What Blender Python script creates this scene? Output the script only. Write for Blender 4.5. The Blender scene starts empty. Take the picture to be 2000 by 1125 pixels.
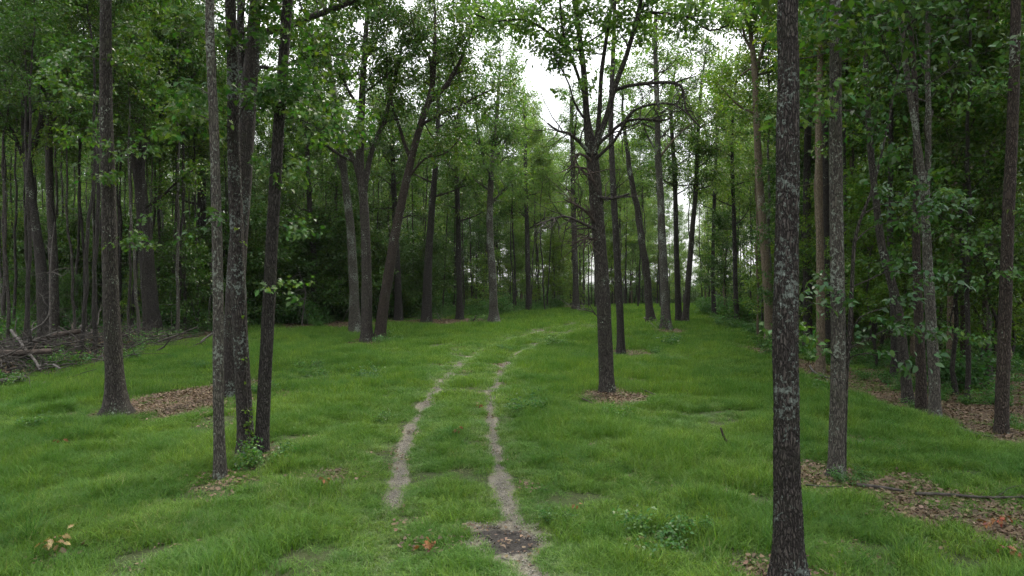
import bpy, math, random
import numpy as np
from math import radians, pi

S = bpy.context.scene
COL = S.collection
rng = np.random.RandomState(7)
random.seed(7)

# ------------------------------------------------------------------ camera
F = 1350.0            # focal length in pixels of the 2000 px wide photograph
CX, CY = 1000.0, 562.5
HAZE = 0.0001
HC = 3.0              # height of the camera above the ground below it
cam_d = bpy.data.cameras.new("camera")
cam = bpy.data.objects.new("camera", cam_d)
COL.objects.link(cam)
cam.location = (0, 0, HC)
cam.rotation_euler = (radians(90), 0, 0)
cam_d.sensor_width = 36
cam_d.lens = 36 * F / 2000
cam_d.clip_start = 0.1
cam_d.clip_end = 3000
S.camera = cam

# ------------------------------------------------------------------ world
SUN_EL, SUN_AZ = radians(52), radians(24)      # azimuth clockwise from +Y (the view direction)
w = bpy.data.worlds.new("World")
S.world = w
w.use_nodes = True
nt = w.node_tree
for n in list(nt.nodes):
    nt.nodes.remove(n)
out = nt.nodes.new('ShaderNodeOutputWorld')
bg = nt.nodes.new('ShaderNodeBackground')
sky = nt.nodes.new('ShaderNodeTexSky')
sky.sky_type = 'NISHITA'
sky.sun_disc = False
sky.sun_elevation = SUN_EL
sky.sun_rotation = SUN_AZ
sky.air_density = 1.0
sky.dust_density = 2.5
# thin bright cloud layer mixed over the clear sky
tc = nt.nodes.new('ShaderNodeTexCoord')
nz = nt.nodes.new('ShaderNodeTexNoise')
nz.inputs['Scale'].default_value = 2.2
nz.inputs['Detail'].default_value = 6
nt.links.new(tc.outputs['Generated'], nz.inputs['Vector'])
mr = nt.nodes.new('ShaderNodeMapRange')
mr.inputs['From Min'].default_value = 0.35
mr.inputs['From Max'].default_value = 0.6
mr.inputs['To Min'].default_value = 0.72
mr.inputs['To Max'].default_value = 1.0
nt.links.new(nz.outputs['Fac'], mr.inputs['Value'])
mx = nt.nodes.new('ShaderNodeMix')
mx.data_type = 'RGBA'
mx.inputs[7].default_value = (10.9, 11.1, 11.2, 1)
nt.links.new(mr.outputs['Result'], mx.inputs[0])
nt.links.new(sky.outputs['Color'], mx.inputs[6])
# overcast cloud is brighter overhead than at the horizon
sxyz = nt.nodes.new('ShaderNodeSeparateXYZ')
nt.links.new(tc.outputs['Generated'], sxyz.inputs[0])
zr = nt.nodes.new('ShaderNodeMapRange')
zr.inputs['From Min'].default_value = 0.0
zr.inputs['From Max'].default_value = 1.0
zr.inputs['To Min'].default_value = 0.36
zr.inputs['To Max'].default_value = 1.75
nt.links.new(sxyz.outputs['Z'], zr.inputs['Value'])
vm = nt.nodes.new('ShaderNodeVectorMath')
vm.operation = 'SCALE'
nt.links.new(mx.outputs[2], vm.inputs[0])
nt.links.new(zr.outputs['Result'], vm.inputs['Scale'])
nt.links.new(vm.outputs[0], bg.inputs['Color'])
bg.inputs['Strength'].default_value = 0.13
nt.links.new(bg.outputs['Background'], out.inputs['Surface'])

# ------------------------------------------------------------------ sun
sd = bpy.data.lights.new("sun", 'SUN')
sd.energy = 2.6
sd.angle = radians(16)
sd.color = (1.0, 0.92, 0.78)
so = bpy.data.objects.new("sun", sd)
COL.objects.link(so)
from mathutils import Vector
sdir = Vector((math.sin(SUN_AZ) * math.cos(SUN_EL), math.cos(SUN_AZ) * math.cos(SUN_EL), math.sin(SUN_EL)))
so.rotation_euler = sdir.to_track_quat('Z', 'Y').to_euler()
so.location = (30, -10, 30)

S.view_settings.view_transform = 'Standard'
S.view_settings.look = 'None'
S.view_settings.exposure = 1.05
S.view_settings.gamma = 1
S.render.engine = 'CYCLES'
cy = S.cycles
cy.max_bounces = 6
cy.diffuse_bounces = 4
cy.glossy_bounces = 1
cy.transmission_bounces = 3
cy.volume_bounces = 0
cy.transparent_max_bounces = 4
cy.caustics_reflective = False
cy.caustics_refractive = False
cy.use_adaptive_sampling = True
cy.adaptive_threshold = 0.01
cy.denoising_prefilter = 'NONE'
cy.use_denoising = True
S.render.use_persistent_data = False


# ------------------------------------------------------------------ terrain
def smooth(a, b, x):
    t = np.clip((x - a) / (b - a), 0, 1)
    return t * t * (3 - 2 * t)


def wave(x, y):
    return (0.045 * np.sin(x * 0.9 + 1.3) * np.sin(y * 0.55 + 0.4) + 0.03 * np.sin(x * 1.9 + y * 1.3)
            + 0.02 * np.sin(x * 3.1 - y * 2.3 + 2) + 0.012 * np.sin(x * 6.3 + y * 5.1))


def base_z(x, y):
    y = np.asarray(y, float); x = np.asarray(x, float)
    up = 0.025 * y
    k = np.clip(y - 50, 0, None)
    down = -0.0012 * k * k
    z = np.where(y > 50, 1.25 + 0.025 * k + down, up)
    far = 1.25 + 0.025 * 60 - 0.0012 * 3600
    slope = -0.03
    z = np.where(y > 110, far + slope * (y - 110), z)
    z = np.where(y > 210, far + slope * 100 - 0.004 * (y - 210), z)
    return z


def px_ground(px, py):
    """ground point under a pixel of the photograph"""
    D = 20.0
    s = (py - CY) / F
    for _ in range(60):
        z = float(base_z((px - CX) / F * D, D))
        D = 0.5 * D + 0.5 * (HC - z) / s
    return ((px - CX) / F * D, D)


def P(px, py, D):
    return np.array([(px - CX) / F * D, D, HC - (py - CY) / F * D])


def poly_dist(x, y, pts):
    d = np.full(np.shape(x), 1e9)
    for (a, b) in zip(pts[:-1], pts[1:]):
        ax, ay = a; bx, by = b
        dx, dy = bx - ax, by - ay
        L = dx * dx + dy * dy + 1e-9
        t = np.clip(((x - ax) * dx + (y - ay) * dy) / L, 0, 1)
        d = np.minimum(d, np.hypot(x - ax - t * dx, y - ay - t * dy))
    return d


RUT_L = [px_ground(*p) for p in [(700, 1300), (748, 1100), (768, 985), (782, 905), (802, 840), (822, 800), (850, 760), (884, 722), (920, 692), (962, 672), (1015, 655), (1080, 640), (1150, 628)]]
RUT_R = [px_ground(*p) for p in [(1090, 1300), (1042, 1115), (1010, 1050), (998, 1000), (978, 930), (966, 870), (955, 810), (962, 755), (990, 706), (1022, 682), (1090, 655), (1150, 638), (1200, 626)]]
LEFT_EDGE = [(-9.5, -30), (-11.0, 8), (-12.0, 16), (-13.4, 26), (-13.4, 38), (-8.5, 42), (-1.5, 45), (3.0, 52), (9.0, 62), (25, 80)]
RIGHT_EDGE = [(8.0, -30), (8.3, 9), (9.0, 12.2), (9.5, 17.5), (9.6, 24), (10.6, 30.7), (12.3, 45), (15.5, 56), (24, 66), (40, 78)]


def edge_x(tab, y):
    return np.interp(y, [p[1] for p in tab], [p[0] for p in tab])


LITTER = []          # (x, y, rx, ry, strength)


def litter_px(px, py, wpx, hpx, s=1.0):
    x, y = px_ground(px, py)
    x1, y1 = px_ground(px, py - hpx)
    x2, y2 = px_ground(px, py + hpx)
    LITTER.append((x, (y1 + y2) / 2, wpx / F * y, max(0.3, (y1 - y2) / 2), s))


litter_px(345, 790, 110, 32, 1.0)
litter_px(425, 770, 60, 30, 1.0)
litter_px(232, 812, 45, 14, .9)
litter_px(1207, 782, 62, 15, 1.0)
litter_px(722, 668, 45, 8, .9)
litter_px(640, 636, 110, 6, .9)
litter_px(860, 628, 110, 5, 1.0)
litter_px(1235, 690, 50, 8, .8)
litter_px(545, 770, 30, 10, .5)
litter_px(640, 935, 50, 20, .45)
litter_px(660, 990, 30, 10, .35)
litter_px(1610, 935, 90, 30, .85)
litter_px(1730, 955, 160, 30, .85)
litter_px(1870, 1000, 150, 42, .8)
litter_px(1650, 1075, 90, 18, .45)
litter_px(1975, 1050, 80, 34, 1.0)
litter_px(1740, 760, 120, 30, .8)
litter_px(1700, 870, 60, 14, .35)
litter_px(690, 915, 60, 14, .35)
litter_px(300, 660, 110, 12, .8)
litter_px(1600, 720, 60, 22, .9)
litter_px(1500, 690, 40, 14, .8)
litter_px(1700, 1085, 60, 14, .4)
litter_px(1230, 1010, 14, 18, .5)
litter_px(1290, 1070, 80, 20, .35)
litter_px(1310, 648, 30, 5, .9)
litter_px(1870, 800, 140, 26, 1.0)
litter_px(1960, 850, 80, 20, 1.0)
litter_px(230, 680, 60, 12, .6)
litter_px(110, 1085, 28, 9, .35)
litter_px(830, 1085, 40, 8, .35)
MUD = px_ground(990, 1042)
_T = np.random.RandomState(3).uniform(0, 1, (256, 256))


def vn(x, y, f, o=3):
    """value noise, 0..1"""
    x = np.asarray(x, float) * f + 57.3; y = np.asarray(y, float) * f + 91.7
    r = 0; a = .5; tot = 0
    for k in range(o):
        xi = np.floor(x).astype(int); yi = np.floor(y).astype(int)
        u = x - xi; v = y - yi
        u = u * u * (3 - 2 * u); v = v * v * (3 - 2 * v)
        g = lambda i, j: _T[(xi + i) & 255, (yi + j) & 255]
        r = r + a * ((g(0, 0) * (1 - u) + g(1, 0) * u) * (1 - v) + (g(0, 1) * (1 - u) + g(1, 1) * u) * v)
        tot += a; a *= .5; x = x * 2.03 + 11; y = y * 2.03 + 5
    return r / tot


def masks(x, y):
    n1 = (vn(x, y, 2.2) - .5) * 3.2
    n2 = (vn(x + 31, y + 7, 1.3) - .5) * 3.0
    fade = 1 - .42 * smooth(21, 29, y) - .58 * smooth(32, 55, y)
    fadeL = fade * smooth(8.0, 9.6, y)
    dl = poly_dist(x, y, RUT_L); dr = poly_dist(x, y, RUT_R)
    wl = 0.15 + 0.05 * n1; wr = 0.155 + 0.045 * n1
    rut = np.maximum((1 - smooth(wl * .5, np.maximum(wl, .05) * 1.5, dl)) * np.maximum(fadeL, .22),
                     (1 - smooth(wr * .5, np.maximum(wr, .05) * 1.5, dr)) * np.maximum(fade, .22))
    md = np.hypot((x - MUD[0]) / (0.48 + .06 * n1), (y - MUD[1]) / (0.56 + .05 * n2))
    md = md + (vn(x, y, 7, 3) - .5) * 1.1
    mud = 1 - smooth(.45, 1.05, md)
    rut = np.maximum(rut, 1 - smooth(.85, 1.25, md))
    lit = np.zeros(np.shape(x))
    for (lx, ly, rx, ry, s) in LITTER:
        d = np.hypot((x - lx) / rx, (y - ly) / ry) * .8 + 0.30 * n1 + .16 * n2
        lit = np.maximum(lit, s * (1 - smooth(.6, 1.15, d)))
    el = edge_x(LEFT_EDGE, y) + 0.5 * n2
    er = edge_x(RIGHT_EDGE, y) + 0.5 * n1
    wood = np.maximum(smooth(0.2, -1.6, x - el) if False else 1 - smooth(-1.6, .3, x - el), smooth(-.3, 1.5, x - er))
    wood = wood * (1 - smooth(62, 80, y))
    return rut, mud, lit, wood


def gz(x, y):
    x = np.asarray(x, float); y = np.asarray(y, float)
    k = .55 * np.clip((y - 3) / 5, 0, 1) * np.clip((140 - y) / 40, 0.3, 1)
    z = base_z(x, y) + wave(x, y) * k + (vn(x, y, .8, 2) - .5) * .03 * k
    dl = poly_dist(x, y, RUT_L); dr = poly_dist(x, y, RUT_R)
    z = z - 0.06 * np.exp(-(dl / .22) ** 2) - 0.06 * np.exp(-(dr / .22) ** 2)
    z = z - 0.04 * np.exp(-(((x - MUD[0]) / .4) ** 2 + ((y - MUD[1]) / .5) ** 2))
    return z


def gzf(x, y):
    return float(gz(np.array([x]), np.array([y]))[0])


# ------------------------------------------------------------------ node helpers
def new_mat(name):
    m = bpy.data.materials.new(name)
    m.use_nodes = True
    t = m.node_tree
    for n in list(t.nodes):
        t.nodes.remove(n)
    o = t.nodes.new('ShaderNodeOutputMaterial')
    return m, t, o


def N(t, typ, **kw):
    n = t.nodes.new(typ)
    for k, v in kw.items():
        setattr(n, k, v)
    return n


def mixc(t, fac, a, b):
    n = t.nodes.new('ShaderNodeMix')
    n.data_type = 'RGBA'
    for i, v in ((0, fac), (6, a), (7, b)):
        if hasattr(v, 'default_value') or hasattr(v, 'is_output'):
            t.links.new(v, n.inputs[i])
        elif i == 0:
            n.inputs[0].default_value = v
        else:
            n.inputs[i].default_value = (*v, 1)
    return n.outputs[2]


def noise(t, vec, scale, detail=4, rough=.55, dist=0):
    n = t.nodes.new('ShaderNodeTexNoise')
    n.inputs['Scale'].default_value = scale
    n.inputs['Detail'].default_value = detail
    n.inputs['Roughness'].default_value = rough
    n.inputs['Distortion'].default_value = dist
    t.links.new(vec, n.inputs['Vector'])
    return n.outputs['Fac']


def ramp(t, fac, stops):
    r = t.nodes.new('ShaderNodeMapRange')
    (a, b), (c, d) = stops
    r.inputs['From Min'].default_value = a
    r.inputs['From Max'].default_value = b
    r.inputs['To Min'].default_value = c
    r.inputs['To Max'].default_value = d
    t.links.new(fac, r.inputs['Value'])
    return r.outputs['Result']


def mathn(t, op, a, b=None):
    n = t.nodes.new('ShaderNodeMath')
    n.operation = op
    for i, v in ((0, a), (1, b)):
        if v is None:
            continue
        if hasattr(v, 'is_output'):
            t.links.new(v, n.inputs[i])
        else:
            n.inputs[i].default_value = v
    return n.outputs[0]


def attr(t, name):
    n = t.nodes.new('ShaderNodeAttribute')
    n.attribute_name = name
    return n.outputs['Fac']


def mapping(t, vec, scale):
    n = t.nodes.new('ShaderNodeMapping')
    n.inputs['Scale'].default_value = scale
    t.links.new(vec, n.inputs['Vector'])
    return n.outputs[0]


def bark_mat(name, dark, light, lichen=0.3, lichen_col=(.36, .42, .34), fine=1.0, bump=1.0):
    m, t, o = new_mat(name)
    co = t.nodes.new('ShaderNodeTexCoord').outputs['Object']
    rnd = t.nodes.new('ShaderNodeObjectInfo').outputs['Random']
    st = mapping(t, co, (1, 1, .17))
    # warp
    nw = t.nodes.new('ShaderNodeTexNoise')
    nw.inputs['Scale'].default_value = 5
    nw.inputs['Detail'].default_value = 3
    t.links.new(co, nw.inputs['Vector'])
    add = N(t, 'ShaderNodeVectorMath', operation='MULTIPLY_ADD')
    t.links.new(nw.outputs['Color'], add.inputs[0])
    add.inputs[1].default_value = (.10, .10, .06)
    t.links.new(st, add.inputs[2])
    vo = N(t, 'ShaderNodeTexVoronoi', feature='DISTANCE_TO_EDGE')
    vo.inputs['Scale'].default_value = 34 * fine
    t.links.new(add.outputs[0], vo.inputs['Vector'])
    ridge = ramp(t, vo.outputs['Distance'], ((0.0, 0.28), (0, 1)))
    n1 = noise(t, add.outputs[0], 60 * fine, 5, .65)
    n2 = noise(t, co, 3.0, 3)
    h = mathn(t, 'ADD', mathn(t, 'MULTIPLY', ridge, .65), mathn(t, 'MULTIPLY', n1, .6))
    c = mixc(t, ramp(t, h, ((.25, 1.0), (0, 1))), dark, light)
    # mossy / reddish large variation
    c = mixc(t, ramp(t, n2, ((.5, .75), (0, .35))), c, tuple(v * .75 for v in (light[0] * .8, light[1] * 1.0, light[2] * .7)))
    # lichen blotches
    nl = noise(t, co, 21, 6, .7, .3)
    nl2 = noise(t, mapping(t, co, (1, 1, .6)), 2.1, 2, .5)
    thr = mathn(t, 'ADD', mathn(t, 'MULTIPLY', nl, .62), mathn(t, 'MULTIPLY', nl2, .42))
    lm = ramp(t, thr, ((.645 - .07 * lichen, .675 - .07 * lichen), (0, 1)))
    lcv = mixc(t, noise(t, co, 45, 3), tuple(v * .6 for v in lichen_col), tuple(min(1, v * 1.25) for v in lichen_col))
    c = mixc(t, mathn(t, 'MULTIPLY', lm, .85), c, lcv)
    b = t.nodes.new('ShaderNodeBsdfPrincipled')
    b.inputs['Roughness'].default_value = .88
    b.inputs['Specular IOR Level'].default_value = .2
    t.links.new(c, b.inputs['Base Color'])
    bp = t.nodes.new('ShaderNodeBump')
    bp.inputs['Strength'].default_value = 1.0 * bump
    bp.inputs['Distance'].default_value = .05
    t.links.new(mathn(t, 'ADD', h, mathn(t, 'MULTIPLY', lm, .12)), bp.inputs['Height'])
    t.links.new(bp.outputs[0], b.inputs['Normal'])
    t.links.new(b.outputs[0], o.inputs['Surface'])
    return m


def leaf_mat(name, a, b_, c_, trans=.38, rough=.42, posn=0.0, hv=.045, spec=.25):
    """a..b_ per leaf tint, c_ second hue by clump"""
    m, t, o = new_mat(name)
    at = attr(t, 'tint')
    rnd = t.nodes.new('ShaderNodeObjectInfo').outputs['Random']
    c = mixc(t, at, a, b_)
    wn = N(t, 'ShaderNodeTexWhiteNoise')
    wn.noise_dimensions = '1D'
    t.links.new(at, wn.inputs['W'])
    hue = N(t, 'ShaderNodeHueSaturation')
    t.links.new(ramp(t, wn.outputs['Value'], ((0, 1), (.5 - hv, .5 + hv))), hue.inputs['Hue'])
    sepw = N(t, 'ShaderNodeSeparateColor'); t.links.new(wn.outputs['Color'], sepw.inputs[0])
    t.links.new(ramp(t, sepw.outputs[1], ((0, 1), (.42, 1.48))), hue.inputs['Value'])
    t.links.new(ramp(t, sepw.outputs[2], ((0, 1), (.86, 1.12))), hue.inputs['Saturation'])
    t.links.new(c, hue.inputs['Color'])
    c = hue.outputs[0]
    c = mixc(t, mathn(t, 'MULTIPLY', rnd, .55), c, c_)
    if posn:
        geo = t.nodes.new('ShaderNodeNewGeometry').outputs['Position']
        n = noise(t, geo, posn, 3)
        c = mixc(t, ramp(t, n, ((.38, .62), (0, .6))), c, c_)
    geo = t.nodes.new('ShaderNodeNewGeometry')
    b = t.nodes.new('ShaderNodeBsdfPrincipled')
    b.inputs['Roughness'].default_value = rough
    b.inputs['Specular IOR Level'].default_value = spec
    t.links.new(c, b.inputs['Base Color'])
    tr = t.nodes.new('ShaderNodeBsdfTranslucent')
    tcn = N(t, 'ShaderNodeMix', data_type='RGBA', blend_type='MULTIPLY')
    tcn.inputs[0].default_value = 1
    t.links.new(c, tcn.inputs[6])
    tcn.inputs[7].default_value = (1.5, 1.5, .6, 1)
    t.links.new(tcn.outputs[2], tr.inputs['Color'])
    ms = t.nodes.new('ShaderNodeMixShader')
    ms.inputs[0].default_value = trans
    t.links.new(b.outputs[0], ms.inputs[1])
    t.links.new(tr.outputs[0], ms.inputs[2])
    t.links.new(ms.outputs[0], o.inputs['Surface'])
    return m


def plain_mat(name, a, b_, scale=8, rough=.9):
    m, t, o = new_mat(name)
    co = t.nodes.new('ShaderNodeTexCoord').outputs['Object']
    rnd = t.nodes.new('ShaderNodeObjectInfo').outputs['Random']
    c = mixc(t, ramp(t, noise(t, co, scale, 5), ((.3, .7), (0, 1))), a, b_)
    b = t.nodes.new('ShaderNodeBsdfPrincipled')
    b.inputs['Roughness'].default_value = rough
    b.inputs['Specular IOR Level'].default_value = .2
    t.links.new(c, b.inputs['Base Color'])
    bp = t.nodes.new('ShaderNodeBump')
    bp.inputs['Strength'].default_value = .6
    bp.inputs['Distance'].default_value = .02
    t.links.new(noise(t, mapping(t, co, (1, 1, 1)), scale * 4, 5), bp.inputs['Height'])
    t.links.new(bp.outputs[0], b.inputs['Normal'])
    t.links.new(b.outputs[0], o.inputs['Surface'])
    return m


M = {}
M['bark_dark'] = bark_mat('dark_bark', (.009, .008, .0075), (.070, .062, .056), .25, fine=1.25)
M['bark_mid'] = bark_mat('brown_bark', (.012, .010, .009), (.092, .081, .071), .45, fine=1.15)
M['bark_lichen'] = bark_mat('lichened_bark', (.009, .0075, .007), (.082, .070, .064), 1.1, (.22, .26, .23), fine=1.25)
M['bark_grey'] = bark_mat('grey_bark', (.016, .014, .012), (.110, .100, .086), 1.1, (.22, .25, .21), 1.3, .7)
M['bark_pale_sunlit'] = bark_mat('pale_and_sunlit_bark', (.045, .034, .025), (.19, .15, .105), .6, (.26, .26, .21), 1.3, .6)  # pale bark; on the sunlit trunks the warm sun is put into this colour
M['bark_red'] = bark_mat('reddish_bark', (.012, .009, .008), (.082, .064, .053), .25, fine=1.2)
M['leaf'] = leaf_mat('oak_leaves', (.028, .066, .011), (.068, .128, .019), (.024, .072, .022), .38)
M['leaf_bright_backlit'] = leaf_mat('bright_backlit_leaves', (.058, .118, .014), (.135, .205, .024), (.05, .125, .022), .48)  # backlight on the foliage put into the colour; ivy is bright green itself
M['leaf_lit_pale'] = leaf_mat('lit_pale_leaves', (.056, .115, .026), (.125, .200, .040), (.058, .130, .044), .48)  # paler green: light passing through the central foliage, put into the colour
M['leaf_near'] = leaf_mat('near_leaves', (.032, .082, .016), (.085, .160, .026), (.03, .09, .03), .34, .5)
M['leaf_blue'] = leaf_mat('dull_green_leaves', (.024, .066, .022), (.048, .105, .036), (.03, .08, .03), .33, .5)
M['grass'] = leaf_mat('grass_blades', (.058, .128, .014), (.172, .258, .038), (.040, .114, .020), .28, .5, .9, .02, .12)
M['grass_dark'] = leaf_mat('dark_grass_blades', (.032, .088, .010), (.095, .180, .022), (.030, .10, .02), .30, .55, .55, .02, .12)
M['straw'] = leaf_mat('straw_blades', (.20, .19, .085), (.36, .32, .18), (.22, .2, .1), .25, .7)
M['grass_pale'] = leaf_mat('pale_grass_blades', (.11, .17, .06), (.20, .25, .11), (.10, .16, .06), .30, .6)
M['fern'] = leaf_mat('undergrowth_leaves', (.040, .100, .022), (.075, .160, .034), (.035, .11, .035), .35)
M['litter'] = leaf_mat('fallen_leaves', (.040, .029, .018), (.175, .130, .086), (.11, .07, .042), .10, .8)
M['rust'] = leaf_mat('rusty_leaves', (.11, .045, .02), (.23, .10, .04), (.16, .08, .03), .2, .7)
M['yellowleaf'] = leaf_mat('withered_leaves', (.18, .14, .06), (.30, .23, .10), (.22, .15, .07), .2, .7)
M['deadwood'] = plain_mat('dead_wood', (.016, .014, .012), (.070, .062, .055), 9)
M['deadpale'] = plain_mat('bleached_wood', (.04, .036, .032), (.11, .10, .092), 9)
M['deaddark'] = plain_mat('dark_wood', (.018, .014, .012), (.075, .058, .048), 9)


# ------------------------------------------------------------------ object helpers
def tag(o, label=None, cat=None, group=None, kind=None):
    if label: o['label'] = label
    if cat: o['category'] = cat
    if group: o['group'] = group
    if kind: o['kind'] = kind
    return o


def mesh_np(name, V, loops, sizes, attrs=None, smooth_=False):
    me = bpy.data.meshes.new(name)
    V = np.asarray(V, np.float32)
    loops = np.asarray(loops, np.int32).ravel()
    sizes = np.asarray(sizes, np.int32)
    me.vertices.add(len(V))
    me.vertices.foreach_set('co', V.ravel())
    me.loops.add(len(loops))
    me.loops.foreach_set('vertex_index', loops)
    me.polygons.add(len(sizes))
    st = np.concatenate([[0], np.cumsum(sizes)[:-1]]).astype(np.int32)
    me.polygons.foreach_set('loop_start', st)
    if attrs:
        for k, v in attrs.items():
            a = me.attributes.new(k, 'FLOAT', 'POINT')
            a.data.foreach_set('value', np.asarray(v, np.float32))
    me.update(calc_edges=True)
    if smooth_:
        me.polygons.foreach_set('use_smooth', np.ones(len(sizes), bool))
    return me


def link(name, me, mat, parent=None, loc=(0, 0, 0)):
    o = bpy.data.objects.new(name, me)
    if me is not None and mat is not None and not me.materials:
        me.materials.append(mat)
    COL.objects.link(o)
    o.location = loc
    if parent is not None:
        o.parent = parent
    return o


def empty(name, loc, rz=0, sc=1):
    o = bpy.data.objects.new(name, None)
    o.empty_display_size = .2
    COL.objects.link(o)
    o.location = loc
    o.rotation_euler = (0, 0, rz)
    o.scale = (sc, sc, sc) if np.isscalar(sc) else sc
    return o


class Tubes:
    def __init__(self):
        self.V = []; self.Q = []; self.n = 0

    def add(self, path, rad, k=8, flare=None, rough=0.0, ph=0.0, ridges=0.0):
        path = np.asarray(path, float); rad = np.asarray(rad, float)
        n = len(path)
        tan = np.gradient(path, axis=0)
        tan /= np.linalg.norm(tan, axis=1)[:, None] + 1e-9
        ref = np.array([1.0, 0, 0]) if abs(tan[0][0]) < .8 else np.array([0, 1.0, 0])
        A = np.cross(tan, ref); A /= np.linalg.norm(A, axis=1)[:, None] + 1e-9
        B = np.cross(tan, A)
        th = np.linspace(0, 2 * pi, k, endpoint=False)
        R = np.repeat(rad[:, None], k, 1)
        if rough:
            zz = path[:, 2][:, None]
            R = R * (1 + rough * (np.sin(3 * th[None] + zz * 2.1 + ph) * .5 + np.sin(2 * th[None] - zz * 3.7 + ph * 2) * .5
                                  + .4 * np.sin(5 * th[None] + zz * 6.1 + ph)))
        if ridges:
            zz = path[:, 2][:, None]
            fr = np.abs(np.sin(th[None] * (k / 9.0) + 1.3 * np.sin(zz * 5 + ph) + .7 * np.sin(zz * 13.7 + th[None] * 3)))
            R = R * (1 + ridges * (fr - .5)) + rng.uniform(-1, 1, R.shape) * R * ridges * .5
        if flare is not None:
            hgt = (path[:, 2] - path[0, 2])[:, None]
            amt, fall = flare
            lob = 1 + .45 * np.cos(4 * th[None] + ph) + .25 * np.cos(3 * th[None] + ph * 1.7)
            R = R * (1 + amt * np.exp(-np.clip(hgt, 0, None) / fall) * lob)
        V = path[:, None, :] + R[..., None] * (np.cos(th)[None, :, None] * A[:, None, :] + np.sin(th)[None, :, None] * B[:, None, :])
        i = np.arange(n - 1)[:, None] * k; j = np.arange(k)[None]
        j2 = (j + 1) % k
        q = np.stack([i + j, i + j2, i + k + j2, i + k + j], -1).reshape(-1, 4) + self.n
        self.V.append(V.reshape(-1, 3)); self.Q.append(q)
        self.n += n * k

    def mesh(self, name):
        V = np.concatenate(self.V); Q = np.concatenate(self.Q)
        return mesh_np(name, V, Q, np.full(len(Q), 4), smooth_=True)


def spline(pts, step=.15, wob=0.0):
    pts = np.asarray(pts, float)
    if len(pts) == 2:
        pts = np.array([pts[0], (pts[0] + pts[1]) / 2, pts[1]])
    p = np.vstack([2 * pts[0] - pts[1], pts, 2 * pts[-1] - pts[-2]])
    outp = []
    for i in range(1, len(p) - 2):
        L = np.linalg.norm(p[i + 1] - p[i]); m = max(2, int(L / step))
        t = np.linspace(0, 1, m, endpoint=False)[:, None]
        outp.append(.5 * (2 * p[i] + (p[i + 1] - p[i - 1]) * t + (2 * p[i - 1] - 5 * p[i] + 4 * p[i + 1] - p[i + 2]) * t * t
                          + (3 * p[i] - p[i - 1] - 3 * p[i + 1] + p[i + 2]) * t ** 3))
    outp.append(pts[-1:])
    q = np.vstack(outp)
    if wob:
        s = np.linspace(0, len(q) * step, len(q))
        a, b, c = rng.uniform(0, 6, 3)
        e = np.minimum(1, s / .8)
        q[:, 0] += wob * e * (np.sin(s * 1.7 + a) + .5 * np.sin(s * 4.3 + b))
        q[:, 1] += wob * e * (np.sin(s * 1.4 + c) + .5 * np.sin(s * 3.9 + a))
    return q


def walk(start, d, length, n=7, wob=.25, up=.0):
    d = np.asarray(d, float); d = d / np.linalg.norm(d)
    p = [np.asarray(start, float)]
    s = length / n
    for i in range(n):
        d = d + rng.normal(0, wob, 3) * .5 + np.array([0, 0, up / n])
        d = d / np.linalg.norm(d)
        p.append(p[-1] + d * s)
    return np.array(p)


# ---- leaves -------------------------------------------------------
LOBED = np.array([(0, 0), (.10, .06), (.30, .10), (.22, .30), (.34, .26), (.46, .14), (.56, .34), (.62, .16), (.80, .16), (.82, .06), (1.0, 0)])
LOBED = np.vstack([LOBED, LOBED[-2:0:-1] * [1, -1]])
OVATE = np.array([(0, 0), (.22, .20), (.5, .27), (.78, .17), (1.0, 0), (.78, -.17), (.5, -.27), (.22, -.20)])
RHOMB = np.array([(0, 0), (.45, .30), (1.0, 0), (.45, -.30)])


def make_cluster(kind, n, size, spread, length):
    """leaves round one twig along +x: returns verts (n,k,3)"""
    base = {'lobed': LOBED, 'ovate': OVATE, 'rhomb': RHOMB}[kind]
    k = len(base)
    out_ = []
    for i in range(n):
        s = size * rng.uniform(.65, 1.2)
        t = rng.uniform(.05, 1)
        pos = np.array([t * length, rng.normal(0, spread * .55), rng.normal(0, spread * .28)])
        side = 1 if i % 2 else -1
        yaw = side * rng.uniform(.2, 1.7) + rng.normal(0, .3)
        roll = rng.normal(0, .55); pit = rng.normal(-.25, .45)
        v = np.zeros((k, 3))
        v[:, 0] = base[:, 0]; v[:, 1] = base[:, 1]
        v[:, 2] = np.abs(base[:, 1]) * .45 - (base[:, 0] ** 2) * .22
        v *= s
        cr, sr = math.cos(roll), math.sin(roll)
        v = v @ np.array([[1, 0, 0], [0, cr, sr], [0, -sr, cr]])
        cp, sp = math.cos(pit), math.sin(pit)
        v = v @ np.array([[cp, 0, sp], [0, 1, 0], [-sp, 0, cp]])
        c_, s_ = math.cos(yaw), math.sin(yaw)
        v = v @ np.array([[c_, s_, 0], [-s_, c_, 0], [0, 0, 1]])
        out_.append(v + pos)
    return np.array(out_)


CL = {
    'far': [make_cluster('rhomb', 20, .135, .29, .60) for _ in range(6)],
    'mid': [make_cluster('rhomb', 24, .118, .22, .50) for _ in range(6)],
    'near': [make_cluster('lobed', 15, .115, .13, .40) for _ in range(6)],
    'small': [make_cluster('ovate', 12, .085, .10, .32) for _ in range(6)],
    'big': [make_cluster('ovate', 8, .105, .11, .40) for _ in range(5)],
    'fine': [make_cluster('rhomb', 34, .038, .10, .24) for _ in range(6)],
}


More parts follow.
